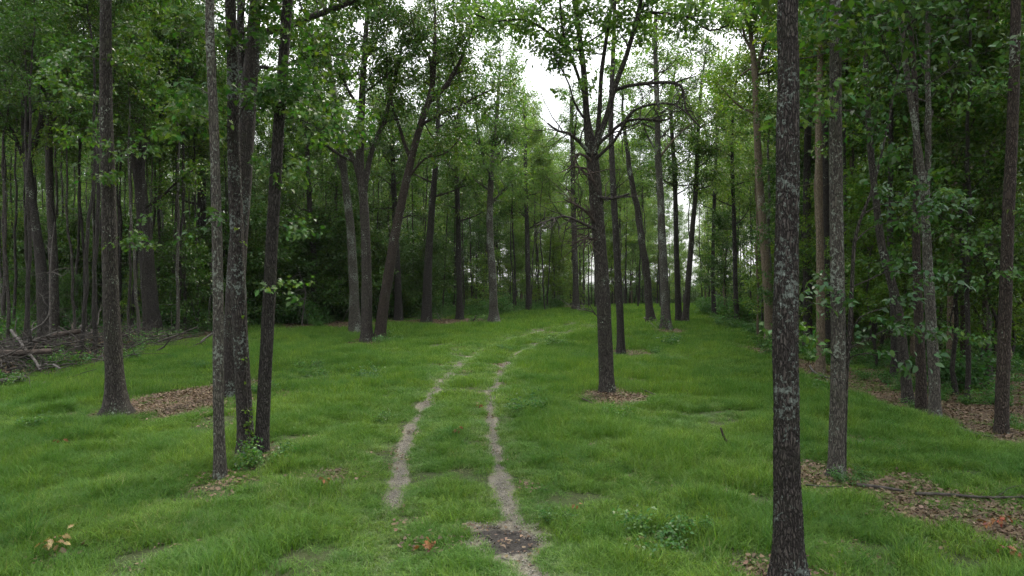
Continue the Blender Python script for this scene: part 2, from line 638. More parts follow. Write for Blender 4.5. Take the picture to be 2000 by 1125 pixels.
def leaves_mesh(name, pos, direc, kind, scale=1.0, tilt=.3):
    pos = np.asarray(pos); direc = np.asarray(direc)
    n = len(pos)
    Vs, Ls, Ss, Ts = [], [], [], []
    off = 0
    which = rng.randint(0, len(CL[kind]), n)
    yaw = np.arctan2(direc[:, 1], direc[:, 0]) + rng.normal(0, .5, n)
    pitch = np.clip(np.arcsin(np.clip(direc[:, 2], -1, 1)) * .6, -.7, .7) + rng.normal(0, tilt, n)
    roll = rng.normal(0, tilt, n)
    sc = scale * rng.uniform(.8, 1.2, n)
    ct = rng.uniform(0, 1, n)
    for w_ in range(len(CL[kind])):
        idx = np.where(which == w_)[0]
        if not len(idx):
            continue
        T = CL[kind][w_]
        nl, k, _ = T.shape
        v = T.reshape(-1, 3)
        cy_, sy = np.cos(yaw[idx]), np.sin(yaw[idx])
        cp, sp = np.cos(pitch[idx]), np.sin(pitch[idx])
        cr, sr = np.cos(roll[idx]), np.sin(roll[idx])
        o1 = np.ones_like(cy_); z1 = np.zeros_like(cy_)
        Rz = np.stack([np.stack([cy_, -sy, z1], -1), np.stack([sy, cy_, z1], -1), np.stack([z1, z1, o1], -1)], -2)
        Ry = np.stack([np.stack([cp, z1, -sp], -1), np.stack([z1, o1, z1], -1), np.stack([sp, z1, cp], -1)], -2)
        Rx = np.stack([np.stack([o1, z1, z1], -1), np.stack([z1, cr, -sr], -1), np.stack([z1, sr, cr], -1)], -2)
        R = Rz @ Ry @ Rx
        W = np.einsum('nij,mj->nmi', R, v) * sc[idx][:, None, None] + pos[idx][:, None, :]
        cnt = len(idx) * nl
        Vs.append(W.reshape(-1, 3))
        Ls.append(np.arange(cnt * k) + off)
        Ss.append(np.full(cnt, k))
        tt = np.clip(np.repeat(ct[idx], nl) * .55 + rng.uniform(0, .5, cnt), 0, 1)
        Ts.append(np.repeat(tt, k))
        off += cnt * k
    return mesh_np(name, np.concatenate(Vs), np.concatenate(Ls), np.concatenate(Ss), {'tint': np.concatenate(Ts)})


class Plant:
    """collects the wood and the leaf clusters of one tree"""
    def __init__(self):
        self.wood = Tubes(); self.pos = []; self.dir = []

    def cl(self, p, d):
        self.pos.append(p); self.dir.append(d / (np.linalg.norm(d) + 1e-9))

    def twigs(self, path, r, every=.35, ln=.7, n_cl=3, frm=.25, up=.15, flat=.6, twig_r=.007):
        """side twigs with clusters along a branch"""
        seg = np.linalg.norm(np.diff(path, axis=0), axis=1)
        cum = np.concatenate([[0], np.cumsum(seg)])
        L = cum[-1]
        s = L * frm
        while s < L:
            i = min(len(seg) - 1, int(np.searchsorted(cum, s) - 1)); i = max(i, 0)
            p = path[i] + (path[i + 1] - path[i]) * ((s - cum[i]) / (seg[i] + 1e-9))
            t = path[i + 1] - path[i]; t /= np.linalg.norm(t) + 1e-9
            d = t * .6 + rng.normal(0, .8, 3) * np.array([1, 1, flat]) + np.array([0, 0, up])
            l = ln * rng.uniform(.5, 1.3)
            w_ = walk(p, d, l, 3, .35, .1)
            if twig_r:
                self.wood.add(w_, np.linspace(twig_r, twig_r * .35, len(w_)), 3)
            for q in range(n_cl):
                u = (q + rng.uniform(.3, 1)) / n_cl
                j = min(2, int(u * 3))
                self.cl(w_[j] + (w_[j + 1] - w_[j]) * (u * 3 - j if u * 3 - j < 1 else 1) * .6, w_[j + 1] - w_[j])
            s += every * rng.uniform(.6, 1.4)
        self.cl(path[-1], path[-1] - path[-2])

    def limb(self, path, r0, r1=.012, subs=5, sub_len=1.4, k=6, leafy=True, every=.35, n_cl=3, frm=.3, up=.3, ln=.7, flat=.7):
        path = np.asarray(path)
        self.wood.add(path, np.linspace(r0, r1, len(path)) , k)
        L = len(path)
        for i in range(subs):
            u = frm + (1 - frm) * (i + rng.uniform(0, .9)) / subs
            j = min(L - 2, int(u * (L - 1)))
            t = path[j + 1] - path[j]; t /= np.linalg.norm(t) + 1e-9
            d = t * .7 + rng.normal(0, .75, 3) * np.array([1, 1, flat]) + np.array([0, 0, up])
            sl = sub_len * rng.uniform(.6, 1.25) * (1.15 - .5 * u)
            sp = walk(path[j], d, sl, 5, .35, .15)
            rr = (r0 + (r1 - r0) * u) * .5
            self.wood.add(sp, np.linspace(max(rr, .008), .005, len(sp)), 4)
            if leafy:
                self.twigs(sp, rr, every, ln, n_cl, .2)
        if leafy:
            self.twigs(path, r1, every * 1.4, ln, n_cl, max(frm, .45))


# ---- generic forest trees -----------------------------------------
PROTO = {}


def generic_tree(key, H, r, h0, spread, nb, kind, leaf, bark, lean=.3, sub=4, ncl=3, every=.38, dead=6, scale=1.0, wob=.08):
    pl = Plant()
    top = np.array([rng.normal(0, lean), rng.normal(0, lean), H])
    mid = top * .5 + np.array([rng.normal(0, lean * .6), rng.normal(0, lean * .6), 0])
    path = spline([(0, 0, -.25), mid * .45, mid, top * .78 + mid * .0, top], .35, wob)
    n = len(path)
    hh = np.linspace(0, 1, n)
    rad = r * (1 - hh) ** .75 * .92 + r * .05
    pl.wood.add(path, rad, 10, flare=(.55, .28), rough=.05, ph=rng.uniform(0, 6))
    for i in range(nb):
        u = h0 + (1 - h0) * ((i + rng.uniform(0, .8)) / nb)
        j = min(n - 2, int(u * (n - 1)))
        az = i * 2.4 + rng.uniform(-.6, .6)
        v = (u - h0) / (1 - h0)
        prof = (1 - v) ** .6 * (.55 + .9 * min(v * 2.2, 1) * .5) + .12
        L = spread * prof * rng.uniform(.75, 1.2)
        el = rng.uniform(.15, .7) + .5 * v
        d = np.array([math.cos(az) * math.cos(el), math.sin(az) * math.cos(el), math.sin(el)])
        bp = walk(path[j], d, L, 7, .28, .2)
        pl.limb(bp, rad[j] * .45, .008, sub, L * .42 + .35, 5, True, every, ncl, .25)
    for i in range(dead):
        u = rng.uniform(.12, h0 + .1)
        j = int(u * (n - 1)); az = rng.uniform(0, 6.3)
        bp = walk(path[j], (math.cos(az), math.sin(az), rng.uniform(-.2, .5)), rng.uniform(.5, 1.8), 5, .4)
        pl.wood.add(bp, np.linspace(.014, .004, len(bp)), 4)
    PROTO[key] = (pl.wood.mesh(key + '_trunk'), leaves_mesh(key + '_crown', pl.pos, pl.dir, kind, scale), bark, leaf)
    return pl


def place(key, name, x, y, rz, sc, label, cat, group, bark=None, leaf=None, zoff=0.0):
    tm, cm, bk, lf = PROTO[key]
    root = empty(name, (x, y, gzf(x, y) + zoff), rz, sc)
    for nm, me, mt, dm in (('trunk', tm, bark, bk), ('crown', cm, leaf, lf)):
        if nm == 'trunk' and 'shrub' in name: nm = 'stem'
        if nm == 'crown' and 'shrub' in name: nm = 'foliage'
        if not me.materials:
            me.materials.append(M[dm])
        o = bpy.data.objects.new(nm, me)
        COL.objects.link(o); o.parent = root
        if mt and mt != dm:
            o.material_slots[0].link = 'OBJECT'
            o.material_slots[0].material = M[mt]
    tag(root, label, cat, group)
    return root


for i in range(5):
    generic_tree('oak%d' % i, 19, .122, .30, 3.3, 24, 'far', 'leaf', 'bark_dark', .5, 4, 3, .54, 8)
for i in range(4):
    generic_tree('slim%d' % i, 16, .095, .35, 2.2, 16, 'far', 'leaf_bright_backlit', 'bark_mid', .4, 3, 3, .46, 5, wob=.04)
for i in range(4):
    generic_tree('pole%d' % i, 17, .078, .60, 1.7, 13, 'far', 'leaf_lit_pale', 'bark_dark', .35, 3, 3, .46, 7, wob=.03)
for i in range(3):
    generic_tree('young%d' % i, 8, .055, .22, 2.2, 16, 'mid', 'leaf', 'bark_dark', .35, 3, 3, .36, 2)
for i in range(4):
    generic_tree('sap%d' % i, 4.0, .025, .18, 1.5, 12, 'mid', 'leaf', 'bark_dark', .25, 2, 2, .34, 0)


def shrub_proto(key, H, R, kind, leaf, nst=9, scale=1.0):
    pl = Plant()
    for i in range(nst):
        a = rng.uniform(0, 6.3)
        sp = walk((rng.normal(0, R * .25), rng.normal(0, R * .25), -.03), (math.cos(a) * R, math.sin(a) * R, H), math.hypot(H, R) * rng.uniform(.5, 1), 5, .3)
        pl.wood.add(sp, np.linspace(.008, .003, len(sp)), 4)
        pl.twigs(sp, .004, .16, .3, 2, .3, twig_r=.003)
    PROTO[key] = (pl.wood.mesh(key + '_stem'), leaves_mesh(key + '_foliage', pl.pos, pl.dir, kind, scale), 'bark_dark', leaf)


for i in range(4):
    shrub_proto('shrub%d' % i, .9, .7, 'mid', 'fern', 11)


# ------------------------------------------------------------------ ground
def make_ground():
    ys = [-60, -40, -25, -15, -8, -3, 0, 2, 3.5]
    y = 4.5
    while y < 620:
        ys.append(y)
        y += 0.075 if y < 14 else 0.13 if y < 26 else .3 if y < 60 else 1.2 if y < 110 else 12
    xs = [-500, -300, -180, -110, -80, -60, -48, -38, -31, -26, -22, -19]
    x = -17
    while x < 15:
        xs.append(x)
        x += .3 if x < -11 or x > 10 else .1
    xs += [16, 18, 20, 23, 27, 32, 38, 48, 60, 80, 110, 180, 300, 500]
    X, Y = np.meshgrid(np.array(xs), np.array(ys))
    Z = gz(X, Y)
    rut, mud, lit, wood = masks(X, Y)
    V = np.stack([X, Y, Z], -1).reshape(-1, 3)
    ny, nx = X.shape
    a = np.arange(ny - 1)[:, None] * nx + np.arange(nx - 1)[None]
    q = np.stack([a, a + 1, a + nx + 1, a + nx], -1).reshape(-1, 4)
    me = mesh_np('ground', V, q, np.full(len(q), 4), {'rut': rut.ravel(), 'mud': mud.ravel(), 'lit': lit.ravel(), 'wood': wood.ravel()}, True)
    m, t, o = new_mat('forest_ground')
    geo = t.nodes.new('ShaderNodeNewGeometry').outputs['Position']
    n1 = noise(t, geo, 1.2, 5); n2 = noise(t, geo, 14, 5, .65); n3 = noise(t, geo, 55, 4, .7)
    soil = mixc(t, n2, (.020, .030, .011), (.050, .062, .022))
    vo = N(t, 'ShaderNodeTexVoronoi'); vo.inputs['Scale'].default_value = 17
    t.links.new(geo, vo.inputs['Vector'])
    sep = N(t, 'ShaderNodeSeparateColor'); t.links.new(vo.outputs['Color'], sep.inputs[0])
    leafc = mixc(t, sep.outputs[0], (.060, .038, .025), (.24, .165, .11))
    sand = mixc(t, n3, (.085, .078, .062), (.25, .235, .195))
    sand = mixc(t, ramp(t, n2, ((.35, .65), (0, .8))), sand, (.13, .112, .082))
    mudc = mixc(t, ramp(t, n3, ((.35, .65), (0, 1))), (.014, .012, .012), (.055, .050, .046))
    def edge(a, lo=.35, hi=.65, amt=.5):
        v = mathn(t, 'ADD', attr(t, a), mathn(t, 'MULTIPLY', mathn(t, 'SUBTRACT', n2, .5), amt))
        return ramp(t, v, ((lo, hi), (0, 1)))
    c = mixc(t, edge('wood', .3, .7), soil, mixc(t, .45, leafc, (.022, .028, .012)))
    c = mixc(t, edge('lit'), c, leafc)
    c = mixc(t, edge('rut', .3, .6), c, sand)
    c = mixc(t, edge('mud', .25, .7, 1.0), c, mudc)
    b = t.nodes.new('ShaderNodeBsdfPrincipled')
    b.inputs['Roughness'].default_value = .9
    b.inputs['Specular IOR Level'].default_value = .15
    t.links.new(c, b.inputs['Base Color'])
    bp = t.nodes.new('ShaderNodeBump'); bp.inputs['Strength'].default_value = .8; bp.inputs['Distance'].default_value = .05
    t.links.new(mathn(t, 'ADD', n2, mathn(t, 'MULTIPLY', n3, .4)), bp.inputs['Height'])
    t.links.new(bp.outputs[0], b.inputs['Normal'])
    t.links.new(b.outputs[0], o.inputs['Surface'])
    g = link('ground', me, m)
    tag(g, kind='structure')



# ------------------------------------------------------------------ hero trees
HERO_XY = []


def hero(name, label, base, path, widths, H=18, bark='bark_dark', D=None, top_crown=(8, 2.6), limbs=(), cat='tree', kind='far',
         leaf='leaf', k=14, flare=(.5, .3), ridges=0.0, sprays=(), group=None, wob=.0, ddepth=0.0, crown_from=None, subs=4, step=.25, extra=None):
    bx, by = px_ground(*base)
    if D is None:
        D = by
    bx = (base[0] - CX) / F * D
    gzv = gzf(bx, D)
    HERO_XY.append((bx, D))
    if D < 30: LITTER.append((bx, D - .1, .42, .45, .8 if (D > 12.5 or bx > 0) else .38))
    origin = np.array([bx, D, gzv])
    pts = [np.array([bx, D, gzv - .15]), np.array([bx, D, gzv])]
    for i, (px, py) in enumerate(path):
        pts.append(P(px, py, D + ddepth * (i + 1) / len(path)))
    d = pts[-1] - pts[-2] if len(pts) > 2 else np.array([0, 0, 1.])
    d = d / np.linalg.norm(d); d = d * .6 + np.array([0, 0, .5]); d /= np.linalg.norm(d)
    zt = gzv + H
    while pts[-1][2] < zt - .5:
        d = d + rng.normal(0, .05, 3); d[2] = max(d[2], .8); d /= np.linalg.norm(d)
        pts.append(pts[-1] + d * min(2.0, zt - pts[-1][2]))
    path3 = spline(pts, step, wob) - origin
    z = path3[:, 2]
    zs = [HC - (py - CY) / F * D - gzv for py, _ in widths]; rs = [w_ / F * D / 2 for _, w_ in widths]
    order = np.argsort(zs); zs = np.array(zs)[order]; rs = np.array(rs)[order]
    r = np.interp(z, zs, rs)
    ztop = zs[-1]
    up = z > ztop
    r[up] = rs[-1] * np.clip((H - z[up]) / (H - ztop + 1e-6), .06, 1) ** .8
    pl = Plant()
    pl.wood.add(path3, r, k, flare=flare, rough=.035, ph=rng.uniform(0, 6), ridges=ridges)
    root = empty(name, tuple(origin))
    # explicit limbs
    tr = pl.wood
    limbs_t = []
    for lb in limbs:
        pp = [P(a, b, D + lb.get('d0', 0) + (lb.get('d1', 0) - lb.get('d0', 0)) * i / (len(lb['p']) - 1)) - origin for i, (a, b) in enumerate(lb['p'])]
        q = spline(pp, .2, lb.get('wob', .02))
        r0 = lb['w'][0] / F * D / 2; r1 = lb['w'][1] / F * D / 2
        sv = pl.wood
        pl.wood = Tubes()
        pl.limb(q, r0, max(r1, .006), lb.get('subs', 6), lb.get('sl', 1.2), lb.get('k', 7), lb.get('leafy', True), lb.get('every', .34), lb.get('ncl', 3), lb.get('frm', .25), lb.get('up', .3), lb.get('ln', .7))
        if not lb.get('leafy', True):
            for _ in range(lb.get('dead', 6)):
                j = rng.randint(len(q) // 4, len(q) - 1)
                t_ = q[min(j + 1, len(q) - 1)] - q[j - 1]; t_ /= np.linalg.norm(t_) + 1e-9
                dd = walk(q[j], t_ * .5 + rng.normal(0, .7, 3) + np.array([0, 0, lb.get('dz', 0)]), rng.uniform(.3, .9) * lb.get('dl', 1), 5, .6)
                pl.wood.add(dd, np.linspace(max(r1 * .8, .011), .005, len(dd)), 4)
                d2 = walk(dd[2], rng.normal(0, 1, 3), rng.uniform(.2, .4), 4, .6)
                pl.wood.add(d2, np.linspace(.008, .004, len(d2)), 3)
        limbs_t.append((pl.wood, lb.get('bark', bark), 'dead_limb' if not lb.get('leafy', True) else 'limb'))
        pl.wood = sv
    # crown above
    if top_crown:
        nb, sp = top_crown
        zc = (HC + CY / F * D - gzv) if crown_from is None else crown_from
        js = [j for j in range(len(z)) if z[j] > zc]
        for i in range(nb):
            if not js: break
            j = js[int(len(js) * (i + rng.uniform(0, .8)) / nb)]
            v = (z[j] - zc) / (H - zc + 1e-6)
            az = i * 2.4 + rng.uniform(-.5, .5); el = rng.uniform(.1, .6) + .5 * v
            L = sp * (1 - v * .7) * rng.uniform(.7, 1.2)
            bp = walk(path3[j], (math.cos(az) * math.cos(el), math.sin(az) * math.cos(el), math.sin(el)), L, 7, .28, .2)
            pl.limb(bp, max(r[j] * .4, .012), .008, subs, L * .4 + .4, 5, True, .4, 3, .25)
    trk = link('trunk', pl.wood.mesh('trunk'), M[bark], root)
    for tb, bk, nm in limbs_t:
        link(nm, tb.mesh(nm), M[bk], root)
    if pl.pos:
        link('crown', leaves_mesh('crown', pl.pos, pl.dir, kind), M[leaf], root)
    # near leafy sprays
    for sp_ in sprays:
        s2 = Plant()
        n_ = len(sp_['p'])
        pp = [P(a, b, D + sp_.get('d0', 0) + (sp_.get('d1', 0) - sp_.get('d0', 0)) * i / max(1, n_ - 1)) - origin for i, (a, b) in enumerate(sp_['p'])]
        q = spline(pp, .12, .012)
        s2.wood.add(q, np.linspace(sp_.get('r', .011), .003, len(q)), 5)
        s2.twigs(q, .003, sp_.get('every', .13), sp_.get('ln', .38), sp_.get('ncl', 2), sp_.get('frm', .3), .08, .35, .0035)
        br = link('branch', s2.wood.mesh('branch'), M[sp_.get('bark', bark)], root)
        link('leaves', leaves_mesh('leaves', s2.pos, s2.dir, sp_.get('kind', 'near'), sp_.get('scale', 1), .25), M[sp_.get('leaf', 'leaf_near')], br)
    if extra:
        extra(root, origin, D, path3, r)
    tag(root, label, cat, group)
    return root


def sp(p, **k):
    k['p'] = p
    return k


# --- left foreground group
hero('oak_tree', 'tall straight oak with a flared foot, alone at left beside a leaf litter patch', (228, 812),
     [(222, 700), (216, 560), (212, 380), (207, 200), (207, 0)], [(812, 50), (790, 42), (740, 34), (600, 29), (380, 26), (0, 20)], 17, 'bark_mid', flare=(.85, .2),
     top_crown=(12, 2.6), kind='far', k=22,
     sprays=[sp([(214, 130), (250, 118), (300, 98)], d1=-.3), sp([(212, 470), (235, 478), (258, 482)], d1=-.5, every=.16),
             sp([(210, 300), (235, 292), (262, 300)], d1=-.4), sp([(208, 255), (170, 250), (130, 262)], d1=.5), sp([(207, 120), (160, 110), (120, 135)], d1=.5),
             sp([(212, 340), (190, 335), (175, 345)], d1=-.5), sp([(208, 60), (240, 50), (280, 60)], d1=.5), sp([(208, 200), (160, 190), (110, 150)], d1=1.0)])
hero('young_tree', 'thin pale grey trunk at the front left, closest of the three grouped stems', (430, 930),
     [(427, 800), (426, 600), (423, 420), (418, 250), (411, 100), (410, 0)], [(930, 25), (850, 21), (600, 20), (300, 18), (0, 16)], 13, 'bark_grey', flare=(.25, .15),
     top_crown=(9, 1.8), k=20,
     sprays=[sp([(424, 440), (412, 430), (396, 445)], d1=-.3, every=.2), sp([(416, 240), (385, 225), (345, 245)], d1=.6), sp([(416, 190), (380, 170), (352, 190)], d1=.8), sp([(413, 95), (390, 70), (350, 60)], d1=.8)])
hero('oak_tree', 'dark trunk splashed with white lichen, middle of the three grouped stems, ivy at its foot', (481, 885),
     [(476, 780), (468, 620), (462, 450), (457, 300), (455, 150), (450, 0)], [(885, 36), (840, 30), (600, 28), (300, 24), (0, 20)], 15, 'bark_lichen', flare=(.3, .2),
     top_crown=(10, 2.2), k=22,
     sprays=[sp([(458, 250), (490, 190), (545, 170)], d1=-.6, every=.1, ncl=3), sp([(458, 210), (500, 215), (560, 195), (610, 175)], d1=-.3, every=.1, ncl=3), sp([(455, 80), (485, 60), (510, 70)], d1=-.3),
             sp([(457, 260), (430, 240), (380, 250)], d1=-.4), sp([(452, 20), (480, 20), (500, 5)], d1=-.3), sp([(460, 330), (480, 320), (500, 335)], d1=-.2, every=.2)])
hero('oak_tree', 'dark furrowed trunk leaning right as it rises, right-hand one of the three grouped stems', (511, 885),
     [(516, 760), (524, 620), (532, 450), (540, 320), (549, 180), (556, 80), (562, 0)], [(885, 30), (840, 26), (600, 24), (300, 22), (0, 19)], 15, 'bark_dark', flare=(.25, .18),
     top_crown=(10, 2.2), k=22,
     sprays=[sp([(548, 190), (590, 200), (640, 250)], d1=-.4, every=.1), sp([(545, 230), (590, 235), (650, 262), (690, 240)], d1=.2, every=.1), sp([(540, 330), (552, 320), (566, 330)], d1=-.3, every=.2),
             sp([(535, 450), (545, 440), (562, 452)], d1=-.3, every=.16), sp([(550, 60), (580, 50), (610, 72)], d1=-.3), sp([(527, 530), (520, 545), (530, 560)], d1=-.3, every=.3)])
hero('oak_tree', 'stout forked oak behind the three grouped stems with a long limb reaching right', (452, 778),
     [(455, 680), (460, 560), (470, 420), (479, 280), (484, 190), (492, 110), (500, 0)], [(778, 46), (700, 38), (400, 32), (200, 34), (100, 26), (0, 22)], 17, 'bark_lichen', flare=(.25, .2),
     top_crown=(14, 3.5), k=20,
     limbs=[dict(p=[(484, 150), (501, 75), (555, 53), (604, 36), (690, 0), (760, -50)], w=(18, 9), d1=1.5, subs=7, frm=.45),
            dict(p=[(484, 190), (505, 132), (534, 137), (566, 125), (601, 110), (676, 107)], w=(10, 4), d1=1, subs=4, frm=.5, sl=.8),
            dict(p=[(478, 230), (474, 120), (468, 0)], w=(20, 14), d1=.5, subs=3, frm=.3)])
# --- left background individuals
hero('oak_tree', 'thick grey-brown oak at the end of the brush pile, forking above head height', (300, 652),
     [(291, 560), (284, 470), (277, 390), (268, 310), (262, 200), (262, 60)], [(652, 36), (600, 30), (450, 24), (300, 20), (0, 13)], 20, 'bark_dark', D=30, flare=(.2, .25),
     top_crown=(16, 4), crown_from=9, k=16,
     limbs=[dict(p=[(272, 330), (300, 250), (350, 180), (400, 120)], w=(13, 4), d1=1, subs=8), dict(p=[(279, 410), (320, 380), (350, 350), (380, 330)], w=(7, 2), d1=-1, subs=5, sl=.9)])
hero('oak_tree', 'dark leaning oak at far left behind the brush pile', (88, 640),
     [(80, 520), (66, 420), (52, 300), (48, 150), (45, 0)], [(640, 24), (500, 18), (300, 15), (0, 12)], 19, 'bark_dark', D=27, flare=(.3, .3), top_crown=(12, 3.5), crown_from=9,
     limbs=[dict(p=[(54, 310), (80, 240), (84, 150), (98, 60), (108, 0)], w=(13, 9), d1=.5, subs=5), dict(p=[(55, 330), (20, 250), (-20, 200)], w=(8, 3), d1=-.5, subs=5)])
hero('oak_tree', 'slim lichened tree just right of the far left leaning oak', (107, 630), [(104, 500), (97, 360), (96, 220), (102, 100), (112, 0)],
     [(630, 17), (400, 14), (0, 10)], 19, 'bark_mid', D=29, top_crown=(12, 3), crown_from=9)
# --- central forked clump
hero('oak_tree', 'straighter left trunk of the joined pair at the left-centre wood edge', (716, 668),
     [(716, 560), (714, 460), (709, 380), (703, 320), (706, 220), (712, 100), (720, 0)], [(668, 26), (640, 22), (450, 18), (330, 17), (0, 8)], 19, 'bark_mid', k=16, flare=(.3, .25),
     top_crown=(14, 3.6), crown_from=10,
     limbs=[dict(p=[(707, 370), (690, 310), (660, 250), (620, 180), (590, 90)], w=(10, 3), d1=-1, subs=9, sl=1.6), dict(p=[(710, 385), (728, 290), (752, 230), (775, 140), (790, 40)], w=(12, 4), d1=.5, subs=9, sl=1.6),
            dict(p=[(703, 320), (660, 300), (600, 250), (560, 210)], w=(7, 2), d1=-2, subs=7, sl=1.4), dict(p=[(706, 220), (670, 150), (650, 60)], w=(7, 2), d1=-1.5, subs=7, sl=1.5)])
hero('oak_tree', 'right trunk of the joined pair, leaning right and branching widely over the grass', (741, 667),
     [(750, 590), (760, 530), (773, 450), (790, 370), (806, 300), (822, 242), (838, 195), (846, 150), (850, 60)], [(667, 26), (640, 22), (450, 18), (300, 14), (200, 12), (60, 6)], 17, 'bark_red', k=16, flare=(.3, .25),
     top_crown=(14, 3.4), crown_from=10.5,
     limbs=[dict(p=[(836, 200), (870, 170), (895, 130), (912, 80), (935, 30)], w=(11, 3), d1=-1.0, subs=9, sl=1.4), dict(p=[(822, 245), (850, 228), (900, 205), (940, 185), (985, 165)], w=(7, 2), d1=-2, subs=8, sl=1.1),
            dict(p=[(845, 160), (838, 110), (815, 70), (800, 20)], w=(8, 3), d1=-.5, subs=7, sl=1.4), dict(p=[(802, 310), (780, 250), (760, 180), (755, 90)], w=(8, 3), d1=-1, subs=9, sl=1.6),
            dict(p=[(795, 350), (830, 310), (870, 300), (900, 270)], w=(5, 2), d1=-1, subs=6, sl=1.0)])
hero('oak_tree', 'pale-sided oak standing just left of and behind the joined pair', (694, 630),
     [(690, 540), (684, 440), (672, 340), (665, 270), (655, 200), (640, 100)], [(630, 24), (600, 19), (400, 15), (200, 11), (0, 8)], 20, 'bark_grey', D=33,
     top_crown=(16, 4), crown_from=8, limbs=[dict(p=[(672, 340), (645, 290), (610, 250)], w=(8, 3), subs=6)])
hero('oak_tree', 'dark trunk at the shaded wood edge to the right of the joined pair', (833, 616), [(836, 520), (842, 430), (850, 330), (856, 220)], [(616, 20), (500, 15), (300, 10)], 19, 'bark_dark', D=40,
     top_crown=(16, 4), crown_from=7)
hero('oak_tree', 'pale grey lichened tree with a narrow fork at the bend of the wood edge', (965, 626),
     [(962, 540), (957, 460), (957, 400), (960, 330), (966, 270), (972, 200)], [(626, 23), (605, 17), (400, 12), (330, 11), (200, 7)], 16.5, 'bark_grey', D=39,
     top_crown=(16, 3.0), crown_from=6.5, leaf='leaf_lit_pale', limbs=[dict(p=[(958, 345), (945, 310), (935, 270), (930, 220)], w=(7, 3), subs=7), dict(p=[(959, 400), (975, 380), (990, 365)], w=(5, 3), leafy=False, dead=2),
            dict(p=[(962, 320), (985, 280), (1010, 240)], w=(6, 2), subs=6)])

# --- right-centre
hero('oak_tree', 'oak alone in the grass right of the track, forked high with dead boughs', (1186, 768),
     [(1183, 700), (1179, 600), (1173, 500), (1166, 420), (1161, 350), (1156, 300), (1146, 230), (1141, 150), (1132, 70), (1122, 0)],
     [(768, 36), (740, 29), (600, 28), (450, 26), (330, 25), (290, 24), (220, 13), (0, 9)], 11.5, 'bark_mid', k=20, flare=(.25, .2), ddepth=.2,
     top_crown=(6, 2.0), crown_from=8.2, kind='mid', leaf='leaf_lit_pale',
     limbs=[dict(p=[(1157, 300), (1170, 250), (1172, 170), (1180, 90), (1198, 0), (1205, -80)], w=(10, 6), subs=7, frm=.45, sl=.9, d1=.5), dict(p=[(1160, 300), (1182, 235), (1204, 160), (1226, 95), (1244, 40), (1258, -30), (1270, -120)], w=(12, 6), subs=8, frm=.5, sl=1.1, d1=-.6),
            dict(p=[(1133, 95), (1112, 100), (1085, 75), (1050, 50), (1010, 38), (965, 42), (925, 25)], w=(7, 3), d1=-1.0, subs=7, sl=.8, frm=.3, ln=.5),
            dict(p=[(1140, 230), (1122, 200), (1112, 165), (1095, 130), (1075, 100)], w=(5, 2), d1=-.8, subs=6, sl=.6, frm=.3, ln=.4, ncl=2),
            dict(p=[(1145, 200), (1120, 120), (1100, 60), (1092, 0), (1080, -70)], w=(7, 4), d1=-1, subs=6, sl=.9, frm=.35),
            dict(p=[(1243, 45), (1270, 25), (1310, 28), (1345, 35), (1385, 60), (1420, 50)], w=(7, 3), d1=-1.5, subs=7, sl=.9, frm=.2),
            dict(p=[(1156, 305), (1134, 278), (1112, 260), (1090, 256), (1070, 241)], w=(9, 3), leafy=False, dead=5, d1=-.6, dl=.7),
            dict(p=[(1158, 290), (1190, 262), (1216, 240), (1250, 232), (1290, 236), (1312, 231)], w=(8, 3), leafy=False, dead=6, d1=-.8, dl=.8),
            dict(p=[(1163, 310), (1195, 280), (1216, 248), (1240, 216), (1280, 203), (1318, 205), (1345, 225)], w=(7, 3), leafy=False, dead=9, d1=-1.2, dz=-.2),
            dict(p=[(1190, 180), (1225, 168), (1270, 163), (1318, 162), (1335, 178), (1342, 215), (1372, 250)], w=(8, 3), leafy=False, dead=12, d1=-1.2, dz=-.3),
            dict(p=[(1170, 385), (1195, 388), (1228, 378)], w=(7, 4), leafy=False, dead=3, dl=.5, d1=-.3),
            dict(p=[(1156, 315), (1132, 300), (1120, 325), (1145, 330), (1156, 352)], w=(6, 4), leafy=False, dead=16, d1=-.4, dz=-.6, bark='deaddark'),
            dict(p=[(1168, 440), (1140, 408), (1105, 390)], w=(6, 3), leafy=False, dead=14, d1=-.5, dz=-.5, bark='deaddark'),
            dict(p=[(1170, 452), (1130, 432), (1098, 422), (1050, 440)], w=(6, 3), leafy=False, dead=16, d1=-.7, dz=-.5, bark='deadwood'),
            dict(p=[(1171, 470), (1145, 465), (1115, 480)], w=(6, 3), leafy=False, dead=14, d1=-.4, dz=-.6, bark='deaddark'),
            dict(p=[(1183, 640), (1160, 610), (1130, 605)], w=(3, 1.5), leafy=False, dead=3, d1=-.4, dl=.5, bark='deadwood')])
hero('oak_tree', 'slim dark trunk behind the forked oak right of the track', (1213, 693),
     [(1211, 620), (1207, 540), (1202, 440), (1196, 330), (1193, 230), (1197, 120), (1200, 40)], [(693, 19), (660, 15), (450, 13), (300, 11), (0, 7)], 15, 'bark_dark', flare=(.3, .2),
     top_crown=(7, 1.8), crown_from=12, leaf='leaf_lit_pale')
hero('oak_tree', 'trunk leaning left over the gap of bright sky, right of the track', (1272, 633),
     [(1266, 570), (1258, 500), (1248, 430), (1237, 370), (1227, 310), (1219, 250)], [(633, 20), (600, 15), (450, 13), (300, 9)], 14.5, 'bark_mid', top_crown=(6, 1.8), crown_from=11, leaf='leaf_lit_pale', wob=.03)
